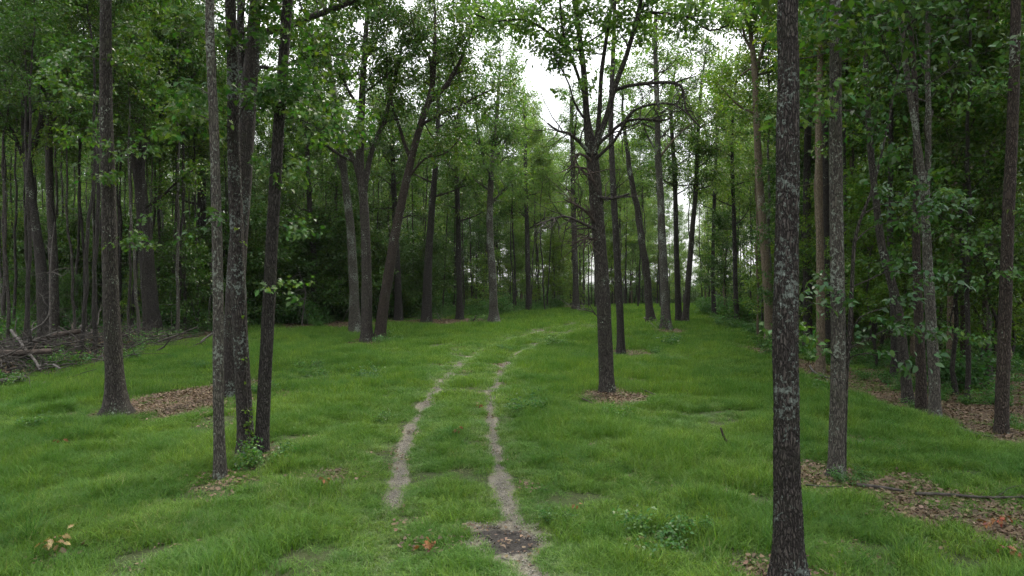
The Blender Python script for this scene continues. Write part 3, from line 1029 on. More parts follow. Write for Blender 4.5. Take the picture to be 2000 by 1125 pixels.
hero('oak_tree', 'straight pale-flecked tree at the grass edge, right of the left-leaning trunk', (1301, 644),
     [(1298, 560), (1294, 480), (1290, 380), (1285, 300), (1284, 220), (1280, 100)], [(644, 24), (610, 18), (450, 14), (300, 12), (0, 7)], 16, 'bark_grey',
     top_crown=(11, 2.5), crown_from=9.5, leaf='leaf_lit_pale', limbs=[dict(p=[(1286, 310), (1310, 280), (1340, 250), (1370, 230)], w=(5, 2), leafy=False, dead=5, bark='bark_pale_sunlit'), dict(p=[(1285, 300), (1262, 260), (1250, 220)], w=(5, 2), subs=6)])
hero('oak_tree', 'dark stem, left of two grown from one foot at the thin right wood edge', (1326, 628),
     [(1322, 520), (1320, 430), (1318, 350), (1310, 200)], [(628, 13), (500, 10), (200, 7)], 16, 'bark_dark', D=40, top_crown=(11, 2.4), crown_from=7)
hero('oak_tree', 'brown stem leaning right, right of two from one foot at the thin right wood', (1338, 630),
     [(1345, 540), (1353, 440), (1359, 370), (1364, 250)], [(630, 16), (600, 12), (400, 9), (200, 7)], 16, 'bark_mid', D=39.5, top_crown=(11, 2.4), crown_from=7)
hero('oak_tree', 'trunk with a sunlit yellow-grey middle, just left of the big foreground trunk', (1505, 668),
     [(1502, 600), (1494, 500), (1488, 420), (1482, 330), (1478, 240), (1475, 160), (1468, 80)], [(668, 24), (640, 20), (500, 16), (330, 14), (150, 12), (0, 6)], 17, 'bark_pale_sunlit', flare=(.25, .25),
     top_crown=(12, 2.6), crown_from=11, leaf='leaf_bright_backlit', limbs=[dict(p=[(1477, 145), (1490, 90), (1505, 40)], w=(7, 3), subs=5, bark='bark_pale_sunlit'), dict(p=[(1474, 110), (1455, 70), (1445, 20)], w=(7, 3), subs=5, bark='bark_pale_sunlit'), dict(p=[(1480, 225), (1440, 205), (1400, 160)], w=(5, 2), subs=5)])
# --- the big foreground trunk
hero('oak_tree', 'big dark foreground oak trunk with deep furrows and white-green lichen patches', (1541, 1138),
     [(1539, 1040), (1537, 900), (1536, 780), (1534, 640), (1536, 500), (1538, 380), (1539, 250), (1540, 120), (1539, 0)],
     [(1140, 70), (1060, 55), (950, 48), (800, 47), (600, 45), (400, 42), (200, 40), (0, 36)], 15, 'bark_lichen', k=110, flare=(.42, .16), ridges=.07, step=.02,
     top_crown=(9, 2.6), limbs=[])
hero('young_tree', 'grey lichened trunk right of the big foreground oak, with broad leaves around it', (1633, 935),
     [(1634, 860), (1637, 720), (1636, 560), (1633, 400), (1632, 250), (1632, 120), (1630, 0)], [(935, 38), (900, 30), (700, 27), (400, 25), (0, 20)], 13, 'bark_grey', flare=(.3, .18), k=26,
     top_crown=(9, 2.0),
     sprays=[sp([(1632, 70), (1680, 40), (1740, 22), (1790, 25)], d1=-.5, every=.16), sp([(1632, 100), (1600, 75), (1570, 85)], d1=-.4, every=.12), sp([(1560, 115), (1610, 105), (1690, 62)], d0=-.3, d1=-.5, every=.14, scale=1.1),
             sp([(1632, 235), (1600, 215), (1560, 235)], d1=-.8, every=.2), sp([(1634, 220), (1660, 215), (1690, 240)], d1=-.4, every=.14, kind='big', leaf='leaf_blue'), sp([(1632, 170), (1600, 180), (1570, 165)], d1=-.3, every=.18)])
hero('young_tree', 'slender bent sapling touching the grey trunk, bearing broad dull green leaves', (1647, 932),
     [(1648, 860), (1652, 740), (1660, 640), (1664, 560), (1668, 480), (1680, 430), (1700, 380), (1722, 300)], [(932, 12), (700, 9), (500, 7), (300, 4)], 7.2, 'bark_mid', flare=(.1, .1), k=10,
     top_crown=(5, 1.2), kind='big', leaf='leaf_blue', crown_from=5.2,
     sprays=[sp([(1665, 560), (1700, 545), (1740, 530), (1800, 540), (1850, 545)], d1=.3, kind='big', leaf='leaf_blue', every=.13), sp([(1662, 600), (1640, 560), (1610, 555), (1595, 585)], d1=-.4, kind='big', leaf='leaf_blue', every=.14),
             sp([(1660, 680), (1700, 660), (1750, 640), (1830, 650)], d1=.4, kind='big', leaf='leaf_blue', every=.15), sp([(1655, 700), (1690, 690), (1740, 700)], d1=-.5, kind='big', leaf='leaf_blue', every=.14),
             sp([(1652, 720), (1620, 690), (1580, 665)], d1=-.8, kind='near', leaf='leaf_near', every=.18, frm=.6), sp([(1672, 470), (1700, 445), (1750, 430), (1790, 400)], d1=.3, kind='big', leaf='leaf_blue', every=.13),
             sp([(1684, 420), (1720, 400), (1780, 395), (1860, 410)], d1=.5, kind='big', leaf='leaf_blue', every=.15), sp([(1655, 660), (1680, 620), (1730, 600), (1760, 585)], d1=-.2, kind='big', leaf='leaf_blue', every=.2)])
# --- right wood edge
hero('oak_tree', 'slim reddish-brown trunk, sunlit higher up, between foreground oak and grey trunk', (1603, 731),
     [(1603, 640), (1602, 500), (1600, 380), (1600, 250), (1602, 120), (1606, 0)], [(731, 20), (700, 17), (450, 14), (200, 12), (0, 9)], 15, 'bark_pale_sunlit', top_crown=(9, 2.2), flare=(.2, .2), leaf='leaf_bright_backlit', crown_from=8.5)
hero('oak_tree', 'dark trunk just right of and behind the slim sunlit one', (1617, 700), [(1616, 600), (1614, 450), (1612, 300), (1612, 100)], [(700, 17), (400, 13), (100, 9)], 16, 'bark_dark', D=24, top_crown=(10, 2.4), crown_from=7)
hero('oak_tree', 'dark shaded trunk visible between the big foreground oak and the slim sunlit one', (1578, 690), [(1577, 560), (1576, 420), (1578, 250)], [(690, 18), (400, 15), (200, 12)], 17, 'bark_dark', D=26, top_crown=(10, 2.4), crown_from=7)
hero('oak_tree', 'trunk curving left as it rises, first of the row at the right wood edge', (1774, 790),
     [(1765, 700), (1755, 610), (1738, 540), (1722, 480), (1712, 400), (1703, 320), (1695, 220), (1690, 100)], [(790, 24), (760, 20), (600, 17), (400, 13), (100, 9)], 14.5, 'bark_mid', top_crown=(10, 2.2), flare=(.2, .2), crown_from=8,
     sprays=[sp([(1715, 420), (1740, 400), (1780, 420)], d1=-.6, every=.16), sp([(1700, 280), (1660, 260), (1640, 290)], d1=-.5, every=.16), sp([(1705, 330), (1740, 310), (1770, 330)], d1=-.5, every=.16), sp([(1697, 220), (1720, 190), (1760, 180)], d1=-.5, every=.16)])
hero('oak_tree', 'dark brown trunk, second of the row at the right wood edge', (1799, 806), [(1799, 720), (1795, 640), (1790, 500), (1790, 350), (1786, 150)], [(806, 21), (700, 18), (400, 13), (100, 9)], 15, 'bark_red', top_crown=(9, 2.2), flare=(.2, .2), crown_from=8)
hero('oak_tree', 'white-flecked trunk forking high up, third of the row at the right wood edge', (1826, 820),
     [(1824, 720), (1818, 620), (1812, 520), (1808, 430), (1800, 340), (1788, 250), (1775, 170), (1765, 90), (1756, 0)], [(820, 27), (790, 21), (600, 19), (400, 15), (200, 11), (0, 9)], 14, 'bark_grey', top_crown=(9, 2.2), flare=(.2, .2), crown_from=8,
     limbs=[dict(p=[(1810, 400), (1812, 300), (1812, 200), (1812, 100), (1814, 0), (1816, -80)], w=(12, 8), leafy=False, dead=3)],
     sprays=[sp([(1812, 480), (1840, 460), (1880, 480)], d1=-.5, every=.15), sp([(1806, 400), (1830, 370), (1870, 380)], d1=-.5, every=.15), sp([(1820, 660), (1850, 650), (1890, 660)], d1=-.5, every=.2), sp([(1812, 200), (1840, 170), (1890, 180)], d1=-.6, every=.15)])
hero('oak_tree', 'straight reddish-brown trunk standing in leaf litter near the right edge', (1956, 850),
     [(1958, 760), (1962, 640), (1966, 520), (1970, 400), (1976, 280), (1981, 150), (1984, 0)], [(850, 29), (820, 24), (600, 22), (300, 20), (0, 17)], 14, 'bark_red', top_crown=(10, 2.2), flare=(.2, .18), k=20,
     sprays=[sp([(1972, 380), (1995, 370), (2020, 390)], d1=-.4), sp([(1966, 540), (1945, 525), (1925, 540)], d1=-.4, every=.2), sp([(1978, 200), (1940, 180), (1900, 200)], d1=.3), sp([(1980, 120), (2000, 90), (2030, 100)], d1=-.3)])
for (bx_, by_, pts_, wd, lab, bk) in [
    (1748, 740, [(1745, 600), (1738, 450), (1740, 300), (1742, 100)], 13, 'thin shaded trunk deep between the curving trunk and the grey trunk', 'bark_dark'),
    (1855, 752, [(1858, 600), (1862, 450), (1864, 300), (1860, 100)], 15, 'dark trunk behind the row, right of the white-flecked trunk', 'bark_pale_sunlit'),
    (1885, 740, [(1884, 600), (1880, 450), (1882, 300), (1890, 100)], 16, 'second dark trunk behind the row, toward the right edge', 'bark_red'),
    (1925, 745, [(1928, 600), (1933, 450), (1936, 300), (1945, 60)], 17, 'dark trunk in deep shade just left of the reddish trunk at the right edge', 'bark_dark'),
    (1785, 720, [(1782, 600), (1778, 450), (1772, 300), (1770, 100)], 12, 'thin trunk glimpsed behind the curving trunk in the right wood', 'bark_pale_sunlit'),
    (1440, 628, [(1436, 540), (1434, 440), (1430, 300)], 9, 'dark thin trunk on the right wood edge, left of the sunlit-middle trunk', 'bark_dark'),
    (1395, 622, [(1392, 540), (1394, 440), (1398, 300)], 8, 'thin dark trunk against the pale sky at the thin right wood edge', 'bark_dark'),
    (1125, 604, [(1124, 540), (1122, 470), (1120, 400)], 12, 'lone grey-brown trunk on the crest behind the alone oak', 'bark_mid'),
    (898, 616, [(897, 540), (895, 450), (892, 330)], 12, 'dark slim trunk at the wood edge left of the pale forked tree', 'bark_dark'),
    (1033, 604, [(1031, 520), (1029, 440), (1026, 330)], 10, 'dark slim trunk right of the pale forked tree', 'bark_dark'),
    (778, 612, [(777, 540), (772, 450), (768, 330)], 13, 'dark trunk between the joined pair and the wood edge trunk on its right', 'bark_dark'),
    (610, 612, [(614, 520), (606, 420), (600, 300)], 12, 'shaded trunk in the gap between the three grouped stems and the joined pair', 'bark_dark'),
    (392, 625, [(392, 520), (394, 400), (396, 200)], 20, 'very dark thick trunk deep behind the front thin grey trunk', 'bark_dark')]:
    hero('forest_tree', lab, (bx_, by_), pts_, [(by_, wd * 1.3), (by_ - 40, wd), (200, wd * .6)], 16, bk, top_crown=(13, 2.8), crown_from=5.5, leaf='leaf_lit_pale' if 1000 < bx_ < 1450 else 'leaf',
         D=None if by_ > 650 else {1440: 38, 1395: 45, 1125: 52, 898: 42, 1033: 50, 778: 42, 610: 40, 392: 38}[bx_])

make_ground()

# ------------------------------------------------------------------ the wood on both sides
def top_allowed(px):
    return np.interp(px, [0, 940, 985, 1030, 1075, 1110, 1160, 1205, 1230, 1262, 1290, 1320, 1420, 1480, 2000],
                     [-400, -300, 40, 140, 190, 240, 290, 350, 430, 350, 160, 60, -100, -400, -400])


placed = list(HERO_XY)


def try_place(x, y, mind):
    for (a, b) in placed:
        if (a - x) ** 2 + (b - y) ** 2 < mind * mind:
            return False
    placed.append((x, y))
    return True


def region_label(x, y):
    px = CX + F * x / y
    if px < 420:
        return 'tree in the dark left wood behind the brush pile', 'trees in the dark left wood behind the brush pile'
    if px < 700:
        return 'tree in the left wood between grouped stems and joined pair', 'trees in the left wood between the grouped stems and the joined pair'
    if px < 980:
        return 'tree in the shaded wood behind the joined pair', 'trees in the shaded wood behind the joined pair'
    if px < 1180:
        return 'tree in the paler wood beyond the grassy crest', 'trees beyond the grassy crest'
    if px < 1300:
        return 'hazy pale green tree low in the bright gap beyond the crest', 'low pale trees in the bright gap'
    if px < 1500:
        return 'tree of the thin wood with sky between trunks', 'trees of the thin wood with sky between'
    if px < 1720:
        return 'tree in the right wood behind the big foreground oak', 'trees in the right wood behind the foreground oak'
    return 'tree in the deep shade behind the right row of trunks', 'trees in the deep shade of the right wood'


cnt = {}
def forest(n, kinds, name, cat, pre, mind, scr, ymin=9, ymax=95, edge=1.0, barks=None, vis=1.06, leaf_fn=None, xmax=60, side=0):
    made = 0
    for _ in range(n * 60):
        if made >= n:
            break
        y = ymin + (ymax - ymin) * rng.uniform() ** .85
        x = rng.uniform(-1, 1) * y * .7407 * vis
        if x > xmax or (side > 0 and x < 0) or (side < 0 and x > 0): continue
        el = float(edge_x(LEFT_EDGE, y)); er = float(edge_x(RIGHT_EDGE, y))
        if not (x < el - edge or x > er + edge):
            continue
        px = CX + F * x / y
        # the right wood is thin: only a belt
        if x > er and 1330 < px < 1500 and y > 95: continue
        s = rng.uniform(*scr)
        ta = min(top_allowed(CX + F * (x + dx) / y) for dx in (-2.2, 0, 2.2))
        hmax = HC + (CY - ta) / F * y - float(base_z(x, y))
        k = kinds[rng.randint(len(kinds))]
        Hk = {'oak': 19, 'sli': 16, 'pol': 17, 'you': 8, 'sap': 4, 'shr': .9}[k[:3]]
        if px > 1290 and y > 32 and k[:3] in ('you', 'sap', 'oak') and rng.uniform() < .8: continue
        if 980 < px < 1290 and y > 40 and k[:3] in ('you', 'sap', 'oak') and rng.uniform() < .6: continue
        if y > 40: s *= .84
        if Hk * s > hmax:
            s = hmax / Hk
            if s < .45: continue
        if not try_place(x, y, mind): continue
        if x < -8 and y > 14 and y < 31 and x > el - 6 and k[:3] in ('shr', 'sap', 'you'): continue
        if x > er - 1 and y < 34 and x < er + 9 and k[:3] in ('shr', 'sap', 'you') and rng.uniform() < (.8 if y < 17 or k[:3] == 'shr' else .1): continue
        lab, grp = region_label(x, y)
        bk = barks[rng.randint(len(barks))] if barks else None
        if barks and px < 900: bk = ['bark_dark', 'bark_mid', 'bark_dark', 'bark_grey'][rng.randint(4)]
        lf = leaf_fn(px, y) if leaf_fn else None
        place(k, name, x, y, rng.uniform(0, 6.28), (s * rng.uniform(.9, 1.1), s * rng.uniform(.9, 1.1), s), pre + ' ' + lab, cat, pre + ' ' + grp, bk, lf)
        made += 1
    cnt[name] = cnt.get(name, 0) + made


def lf_(px, y):  # leaf colour by region, lit variants painted where the canopy is bright
    if 980 < px < 1500: return ['leaf_lit_pale', 'leaf_bright_backlit', 'leaf_lit_pale'][rng.randint(3)]
    if px >= 1500: return ['leaf', 'leaf_bright_backlit', 'leaf'][rng.randint(3)]
    return ['leaf', 'leaf', 'leaf_lit_pale'][rng.randint(3)]


OAKS = ['oak%d' % i for i in range(5)]; SLIMS = ['slim%d' % i for i in range(4)]
POLES = ['pole%d' % i for i in range(4)]
forest(96, POLES, 'slender_tree', 'tree', 'slender', .9, (.75, 1.1), 26, 75, .3, ['bark_dark', 'bark_mid', 'bark_grey', 'bark_dark'], .8, lf_)
forest(28, ['young%d' % i for i in range(3)] + ['sap1'], 'young_forest_tree', 'young tree', 'low bushy', .9, (.7, 1.1), 16, 42, .9, None, 1.0, lambda px, y: ['leaf_bright_backlit', 'leaf'][rng.randint(2)], side=1)
forest(34, POLES, 'slender_tree', 'tree', 'slender', .7, (.7, 1.0), 14, 34, .4, ['bark_dark', 'bark_mid', 'bark_red', 'bark_pale_sunlit'], 1.0, lf_, side=1)
forest(34, POLES, 'slender_tree', 'tree', 'slender', .8, (.75, 1.1), 20, 40, .3, ['bark_dark'], 1.0, lf_, side=-1)
forest(30, POLES, 'slender_tree', 'tree', 'slender', .8, (.75, 1.1), 19, 48, .2, ['bark_dark', 'bark_mid', 'bark_dark', 'bark_dark'], .9, lf_)
forest(44, POLES, 'slender_tree', 'tree', 'slender', .8, (.75, 1.1), 27, 58, .3, ['bark_mid'], 1.0, lf_, side=-1)
forest(120, OAKS, 'forest_oak', 'tree', 'leafy', 2.7, (.85, 1.1), 14, 95, 1.2, ['bark_dark', 'bark_mid', 'bark_dark', 'bark_red'], 1.1, lf_)
forest(70, SLIMS, 'slender_tree', 'tree', 'slender', 1.5, (.75, 1.1), 13, 85, .6, ['bark_dark', 'bark_mid', 'bark_pale_sunlit', 'bark_grey'], 1.05, lf_)
forest(110, ['young%d' % i for i in range(3)], 'young_forest_tree', 'young tree', 'low bushy', 1.1, (.7, 1.15), 15, 80, 1.2, None, 1.02, lf_)
forest(110, ['sap%d' % i for i in range(4)], 'sapling', 'sapling', 'sapling under a', .8, (.6, 1.2), 14, 62, .8, None, 1.02, lf_)
forest(110, ['shrub%d' % i for i in range(4)], 'undergrowth_shrub', 'shrub', 'knee-high shrub below a', .6, (.6, 1.3), 12, 55, .4, None, 1.02, None)


def belt(n, kinds, name, pre, x0, x1, y0, y1, mind, scr, hcap=None):
    """trees in a rectangle"""
    for _ in range(n):
        x = rng.uniform(x0, x1); y = rng.uniform(y0, y1)
        if not try_place(x, y, mind): continue
        k = kinds[rng.randint(len(kinds))]
        s = rng.uniform(*scr)
        ta = min(top_allowed(CX + F * (x + dx) / y) for dx in (-2.5, 0, 2.5))
        hmax = HC + (CY - ta) / F * y - float(base_z(x, y))
        Hk = {'oak': 19, 'sli': 16, 'pol': 17, 'you': 8}[k[:3]]
        s = min(s, hmax / Hk)
        if s < .3: continue
        lab, grp = region_label(x, y)
        place(k, name, x, y, rng.uniform(0, 6.28), s, pre + ' ' + lab, 'tree', pre + ' ' + grp, None, 'leaf_lit_pale')


und = [PROTO['shrub%d' % i][1] for i in range(4)] + [PROTO['sap%d' % i][1] for i in range(4)]
UND = und
belt(60, OAKS, 'distant_tree', 'distant', -60, 60, 95, 125, 5, (1.0, 1.25))
belt(30, OAKS + ['young0', 'young1'], 'distant_tree', 'distant', 8, 26, 85, 120, 3, (.5, .9))
belt(50, POLES, 'thin_wood_tree', 'slim', -8, 12, 50, 72, .9, (.75, 1.0))
belt(70, POLES, 'thin_wood_tree', 'slim', -6, 36, 52, 90, 1.0, (.75, 1.15))
belt(40, POLES + ['young0', 'young1', 'young2'], 'thin_wood_tree', 'thin', 15, 34, 58, 84, 1.4, (.8, 1.1))
# wood that goes on beside the clearing, just outside the view
for i, (x, y) in enumerate([(-12, 9), (-13.5, 5), (-11.5, 1), (-14, -3), (-11.5, -7), (-15, -11), (-16, 2), (-17, 7), (12.5, 7), (14, 3), (11.5, 0), (13, -5), (11.5, -10), (16, -2), (15.5, 8), (-17, -7)]):
    place(OAKS[i % 5], 'forest_oak', x, y, i * 1.7, .95, 'leafy oak beside the clearing, just outside the view', 'tree', 'oaks beside the clearing outside the view', None, None)
print('trees', cnt)

# ------------------------------------------------------------------ scattered stuff (instanced on points)
PB = bpy.data.collections


def scatter(name, pts, rots, scls, idx, sources, mat, label=None):
    """one object: source meshes instanced on the points of its mesh"""
    c = PB.new(name + '_kinds')
    for i, me in enumerate(sources):
        if not me.materials: me.materials.append(mat)
        o = bpy.data.objects.new('%s_kind_%02d' % (name, i), me)
        c.objects.link(o)
    me = bpy.data.meshes.new(name)
    me.vertices.add(len(pts))
    me.vertices.foreach_set('co', np.asarray(pts, np.float32).ravel())
    for nm, ty, v in (('rot', 'FLOAT_VECTOR', rots), ('scl', 'FLOAT_VECTOR', scls)):
        a = me.attributes.new(nm, ty, 'POINT')
        a.data.foreach_set('vector', np.asarray(v, np.float32).ravel())
    a = me.attributes.new('idx', 'INT', 'POINT')
    a.data.foreach_set('value', np.asarray(idx, np.int32))
    me.update()
    o = link(name, me, None)
    g = bpy.data.node_groups.new(name, 'GeometryNodeTree')
    g.interface.new_socket('Geometry', in_out='INPUT', socket_type='NodeSocketGeometry')
    g.interface.new_socket('Geometry', in_out='OUTPUT', socket_type='NodeSocketGeometry')
    gi = g.nodes.new('NodeGroupInput'); go = g.nodes.new('NodeGroupOutput')
    ip = g.nodes.new('GeometryNodeInstanceOnPoints')
    ci = g.nodes.new('GeometryNodeCollectionInfo')
    ci.inputs['Collection'].default_value = c
    ci.inputs['Separate Children'].default_value = True
    ci.inputs['Reset Children'].default_value = True
    def na(nm, ty):
        n = g.nodes.new('GeometryNodeInputNamedAttribute'); n.data_type = ty
        n.inputs['Name'].default_value = nm
        return n.outputs['Attribute']
    e2r = g.nodes.new('FunctionNodeEulerToRotation')
    g.links.new(na('rot', 'FLOAT_VECTOR'), e2r.inputs[0])
    g.links.new(gi.outputs[0], ip.inputs['Points'])
    g.links.new(ci.outputs[0], ip.inputs['Instance'])
    ip.inputs['Pick Instance'].default_value = True
    g.links.new(na('idx', 'INT'), ip.inputs['Instance Index'])
    g.links.new(e2r.outputs[0], ip.inputs['Rotation'])
    g.links.new(na('scl', 'FLOAT_VECTOR'), ip.inputs['Scale'])
    g.links.new(ip.outputs[0], go.inputs[0])
    md = o.modifiers.new('scatter', 'NODES'); md.node_group = g
    tag(o, label, name.replace('_', ' '), kind='stuff')
    return o


def blades(name, n, R, h, wdt, bend=.7, seg=3):
    """a patch of bent grass blades"""
    a = rng.uniform(0, 2 * pi, n); rr = R * np.sqrt(rng.uniform(0, 1, n))
    x0 = rr * np.cos(a); y0 = rr * np.sin(a)
    hh = h * rng.uniform(.45, 1.15, n) * (1.1 - .35 * (rr / R) ** 2)
    az = rng.uniform(0, 2 * pi, n)
    bd = bend * rng.uniform(.2, 1.2, n)
    ww = wdt * rng.uniform(.6, 1.2, n)
    dx, dy = np.cos(az), np.sin(az)
    fa = az + pi / 2 + rng.normal(0, .5, n)
    sx, sy = np.cos(fa), np.sin(fa)
    V = np.zeros((n, 2 * seg + 1, 3))
    for s in range(seg + 1):
        t = s / seg
        out_ = hh * bd * t * t
        zz = hh * (t - .28 * bd * t * t)
        wd = ww * (1 - t) ** .6 * .5
        if s < seg:
            V[:, 2 * s, 0] = x0 + dx * out_ + sx * wd; V[:, 2 * s, 1] = y0 + dy * out_ + sy * wd; V[:, 2 * s, 2] = zz - (.03 if s == 0 else 0)
            V[:, 2 * s + 1, 0] = x0 + dx * out_ - sx * wd; V[:, 2 * s + 1, 1] = y0 + dy * out_ - sy * wd; V[:, 2 * s + 1, 2] = zz - (.03 if s == 0 else 0)
        else:
            V[:, 2 * s, 0] = x0 + dx * out_; V[:, 2 * s, 1] = y0 + dy * out_; V[:, 2 * s, 2] = zz
    k = 2 * seg + 1
    off = np.arange(n)[:, None] * k
    loops, sizes = [], []
    per = []
    for s in range(seg - 1):
        per += [2 * s, 2 * s + 1, 2 * s + 3, 2 * s + 2]
        sizes.append(4)
    per += [2 * seg - 2, 2 * seg - 1, 2 * seg]; sizes.append(3)
    loops = (off + np.array(per)[None]).ravel()
    T = np.repeat(rng.uniform(0, 1, n), k)
    return mesh_np(name, V.reshape(-1, 3), loops, np.tile(sizes, n), {'tint': T})


def grass_points(n, x0, x1, y0, y1, thresh=.5, invert=False, keep=None):
    x = rng.uniform(x0, x1, n)
    y = rng.uniform(y0, y1, n)
    m = np.abs(x) < y * .79 + .8
    x, y = x[m], y[m]
    rut, mud, lit, wood = masks(x, y)
    p = (1 - np.clip(rut * 1.5, 0, 1)) * (1 - np.clip(lit * .93, 0, 1)) * (1 - wood * .93)
    bare = smooth(.60, .70, vn(x + 40, y + 13, 1.1, 4)) * .85
    p = np.clip(p * (1 - bare), 0, 1)
    k = rng.uniform(0, 1, len(x)) < p
    x, y, rut, lit, wood = x[k], y[k], rut[k], lit[k], wood[k]
    return x, y, np.clip(p[k], 0, 1)


lush = lambda x, y: .5 + 1.5 * (vn(x, y, .55, 4) - .5) + 1.1 * (vn(x + 9, y, 2.4, 2) - .5)


def do_grass(name, mat, n, x0, x1, y0, y1, srcs, smin, smax, label, flt=None):
    x, y, p = grass_points(n, x0, x1, y0, y1)
    if flt is not None:
        m = flt(x, y); x, y, p = x[m], y[m], p[m]
    z = gz(x, y)
    m = len(x)
    litv = masks(x, y)[2]
    l = np.clip(lush(x, y), 0, 1) * (1 - .6 * litv)
    s = (smin + (smax - smin) * l) * rng.uniform(.5, 1.45, m) * (.45 + .55 * p) * (1 - .35 * litv)
    dr_ = np.minimum(poly_dist(x, y, RUT_L), poly_dist(x, y, RUT_R))
    near = smooth(.18, 1.0, dr_) * .62 + .38
    near = np.where(y < 40, near, 1)
    for (hx_, hy_) in HERO_XY:
        near = near * (1 - .62 * np.exp(-(((x - hx_) / .38) ** 2 + ((y - hy_ + .12) / .42) ** 2)))
    s = s * near
    sc = np.stack([s * .3 + .75, s * .3 + .75, s], -1)
    rot = np.stack([rng.normal(0, .10, m), rng.normal(0, .10, m), rng.uniform(0, 6.28, m)], -1)
    scatter(name, np.stack([x, y, z], -1), rot, sc, rng.randint(0, len(srcs), m), srcs, mat, label)
    print(name, m)


g1 = [blades('grass_patch', 80, .17, .165, .0075, 1.1) for _ in range(8)]
do_grass('grass', M['grass'], 34000, -12.5, 11, 6.0, 16, g1, .6, 1.45, 'lush green grass near the camera around the wheel ruts')
g2 = [blades('grass_patch', 100, .30, .20, .012, .9, 2) for _ in range(6)]
do_grass('grass', M['grass'], 22000, -15, 13, 15.5, 33, g2, .5, 1.4, 'green grass in the middle of the clearing')
g3 = [blades('grass_patch', 100, .5, .19, .02, .7, 2) for _ in range(5)]
do_grass('grass', M['grass'], 14000, -20, 22, 32, 66, g3, .7, 1.4, 'bright grass up on the crest of the clearing')
g5 = [blades('tussock', 75, .13, .27, .0075, 1.25, 4) for _ in range(6)]
do_grass('grass_tussocks', M['grass_dark'], 15000, -12.5, 11, 6.0, 26, g5, .6, 1.25, 'darker longer tufts of grass standing out of the lawn',
         lambda x, y: (rng.uniform(0, 1, len(x)) < 1.6 * np.clip(vn(x, y, .7, 4) - .54, 0, 1) * 4) & (np.minimum(poly_dist(x, y, RUT_L), poly_dist(x, y, RUT_R)) > .5))
g6 = [blades('straw', 14, .16, .19, .004, 1.5, 3) for _ in range(4)]
do_grass('straw', M['straw'], 9000, -12.5, 11, 6.0, 20, g6, .6, 1.2, 'thin dry straw-coloured grass stalks', lambda x, y: rng.uniform(0, 1, len(x)) < 1.2 * np.clip(vn(x + 50, y, .6, 4) - .45, 0, 1) * 3)
g4 = [blades('pale_grass_patch', 55, .2, .15, .006, 1.1) for _ in range(4)]
do_grass('pale_grass', M['grass_pale'], 16000, -4, 5, 6.0, 22, g4, .5, 1.1, 'pale bluish grass along the wheel ruts',
         lambda x, y: rng.uniform(0, 1, len(x)) < .8 * np.exp(-(poly_dist(x, y, RUT_L + [(-4, 5)]) / .45) ** 2) * (y < 12) + .55 * np.exp(-((poly_dist(x, y, RUT_R) - .3) / .3) ** 2) + .03)

# low broad leaved weeds and ferns
def weed(name, n, R, h):
    pl = Plant()
    for i in range(n):
        a = rng.uniform(0, 6.3)
        d = np.array([math.cos(a) * R, math.sin(a) * R, h])
        s = walk((0, 0, 0), d, np.linalg.norm(d) * rng.uniform(.6, 1), 4, .25)
        for j in range(1, 5):
            pl.cl(s[j], s[j] - s[j - 1])
    return leaves_mesh(name, pl.pos, pl.dir, 'fine', .9, .3)


ws = [weed('weed', 5, .15, .12) for _ in range(5)]
x, y, p = grass_points(5000, -14, 13, 6, 30)
k = rng.uniform(0, 1, len(x)) < .003 + .02 * (vn(x, y, .8, 3) > .62) + .14 * (np.hypot(x + 4.3, y - 10) < 1.1)
x, y = x[k], y[k]
# also in the woods and over the litter
xw = rng.uniform(-45, 45, 26000); yw = rng.uniform(9, 55, 26000)
mw = (np.abs(xw) < yw * .8); xw, yw = xw[mw], yw[mw]
_, _, lit_, wood_ = masks(xw, yw)
k = rng.uniform(0, 1, len(xw)) < (.30 * wood_ + .04 * lit_) * (.35 + .65 * (np.sin(xw * 1.1) * np.sin(yw * .9 + 1) + .5 * np.sin(xw * 2.7 + yw * 1.9) > -.1))
x = np.concatenate([x, xw[k]]); y = np.concatenate([y, yw[k]]); m = len(x)
s = rng.uniform(.7, 1.7, m) * (1 + .5 * (y > 20))
scatter('ground_cover', np.stack([x, y, gz(x, y)], -1), np.stack([rng.normal(0, .1, m), rng.normal(0, .1, m), rng.uniform(0, 6.3, m)], -1), np.stack([s, s, s], -1), rng.randint(0, 5, m), ws, M['fern'], 'low leafy weeds and ferns on the woodland floor')
print('weeds', m)


# thick far-off understorey that closes the wood behind the trunks
u = rng.uniform(-75, 14, 5200); v = rng.uniform(36, 92, 5200)
m_ = (np.abs(u) < v * .8) & (u < np.interp(v, [36, 44, 52, 92], [-14, -7, -5, -14]))
u, v = u[m_], v[m_]; m = len(u)
ss = rng.uniform(.8, 1.7, m)
u2 = rng.uniform(-70, 80, 1500); v2 = rng.uniform(104, 135, 1500)
u3 = rng.uniform(38, 70, 900); v3 = rng.uniform(60, 100, 900)
s3 = np.where(np.abs(u3 / v3 - .3) < .1, .8, 1.3)
u = np.concatenate([u, u2, u3]); v = np.concatenate([v, v2, v3]); ss = np.concatenate([ss, rng.uniform(.8, 1.5, 1500), s3])
m = len(u)
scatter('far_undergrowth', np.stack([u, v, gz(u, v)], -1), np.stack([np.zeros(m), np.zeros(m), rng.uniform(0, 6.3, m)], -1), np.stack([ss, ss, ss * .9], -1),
        rng.randint(0, 8, m), [me.copy() for me in UND], M['leaf_lit_pale'], 'dense far-off understorey closing the wood behind the trunks')
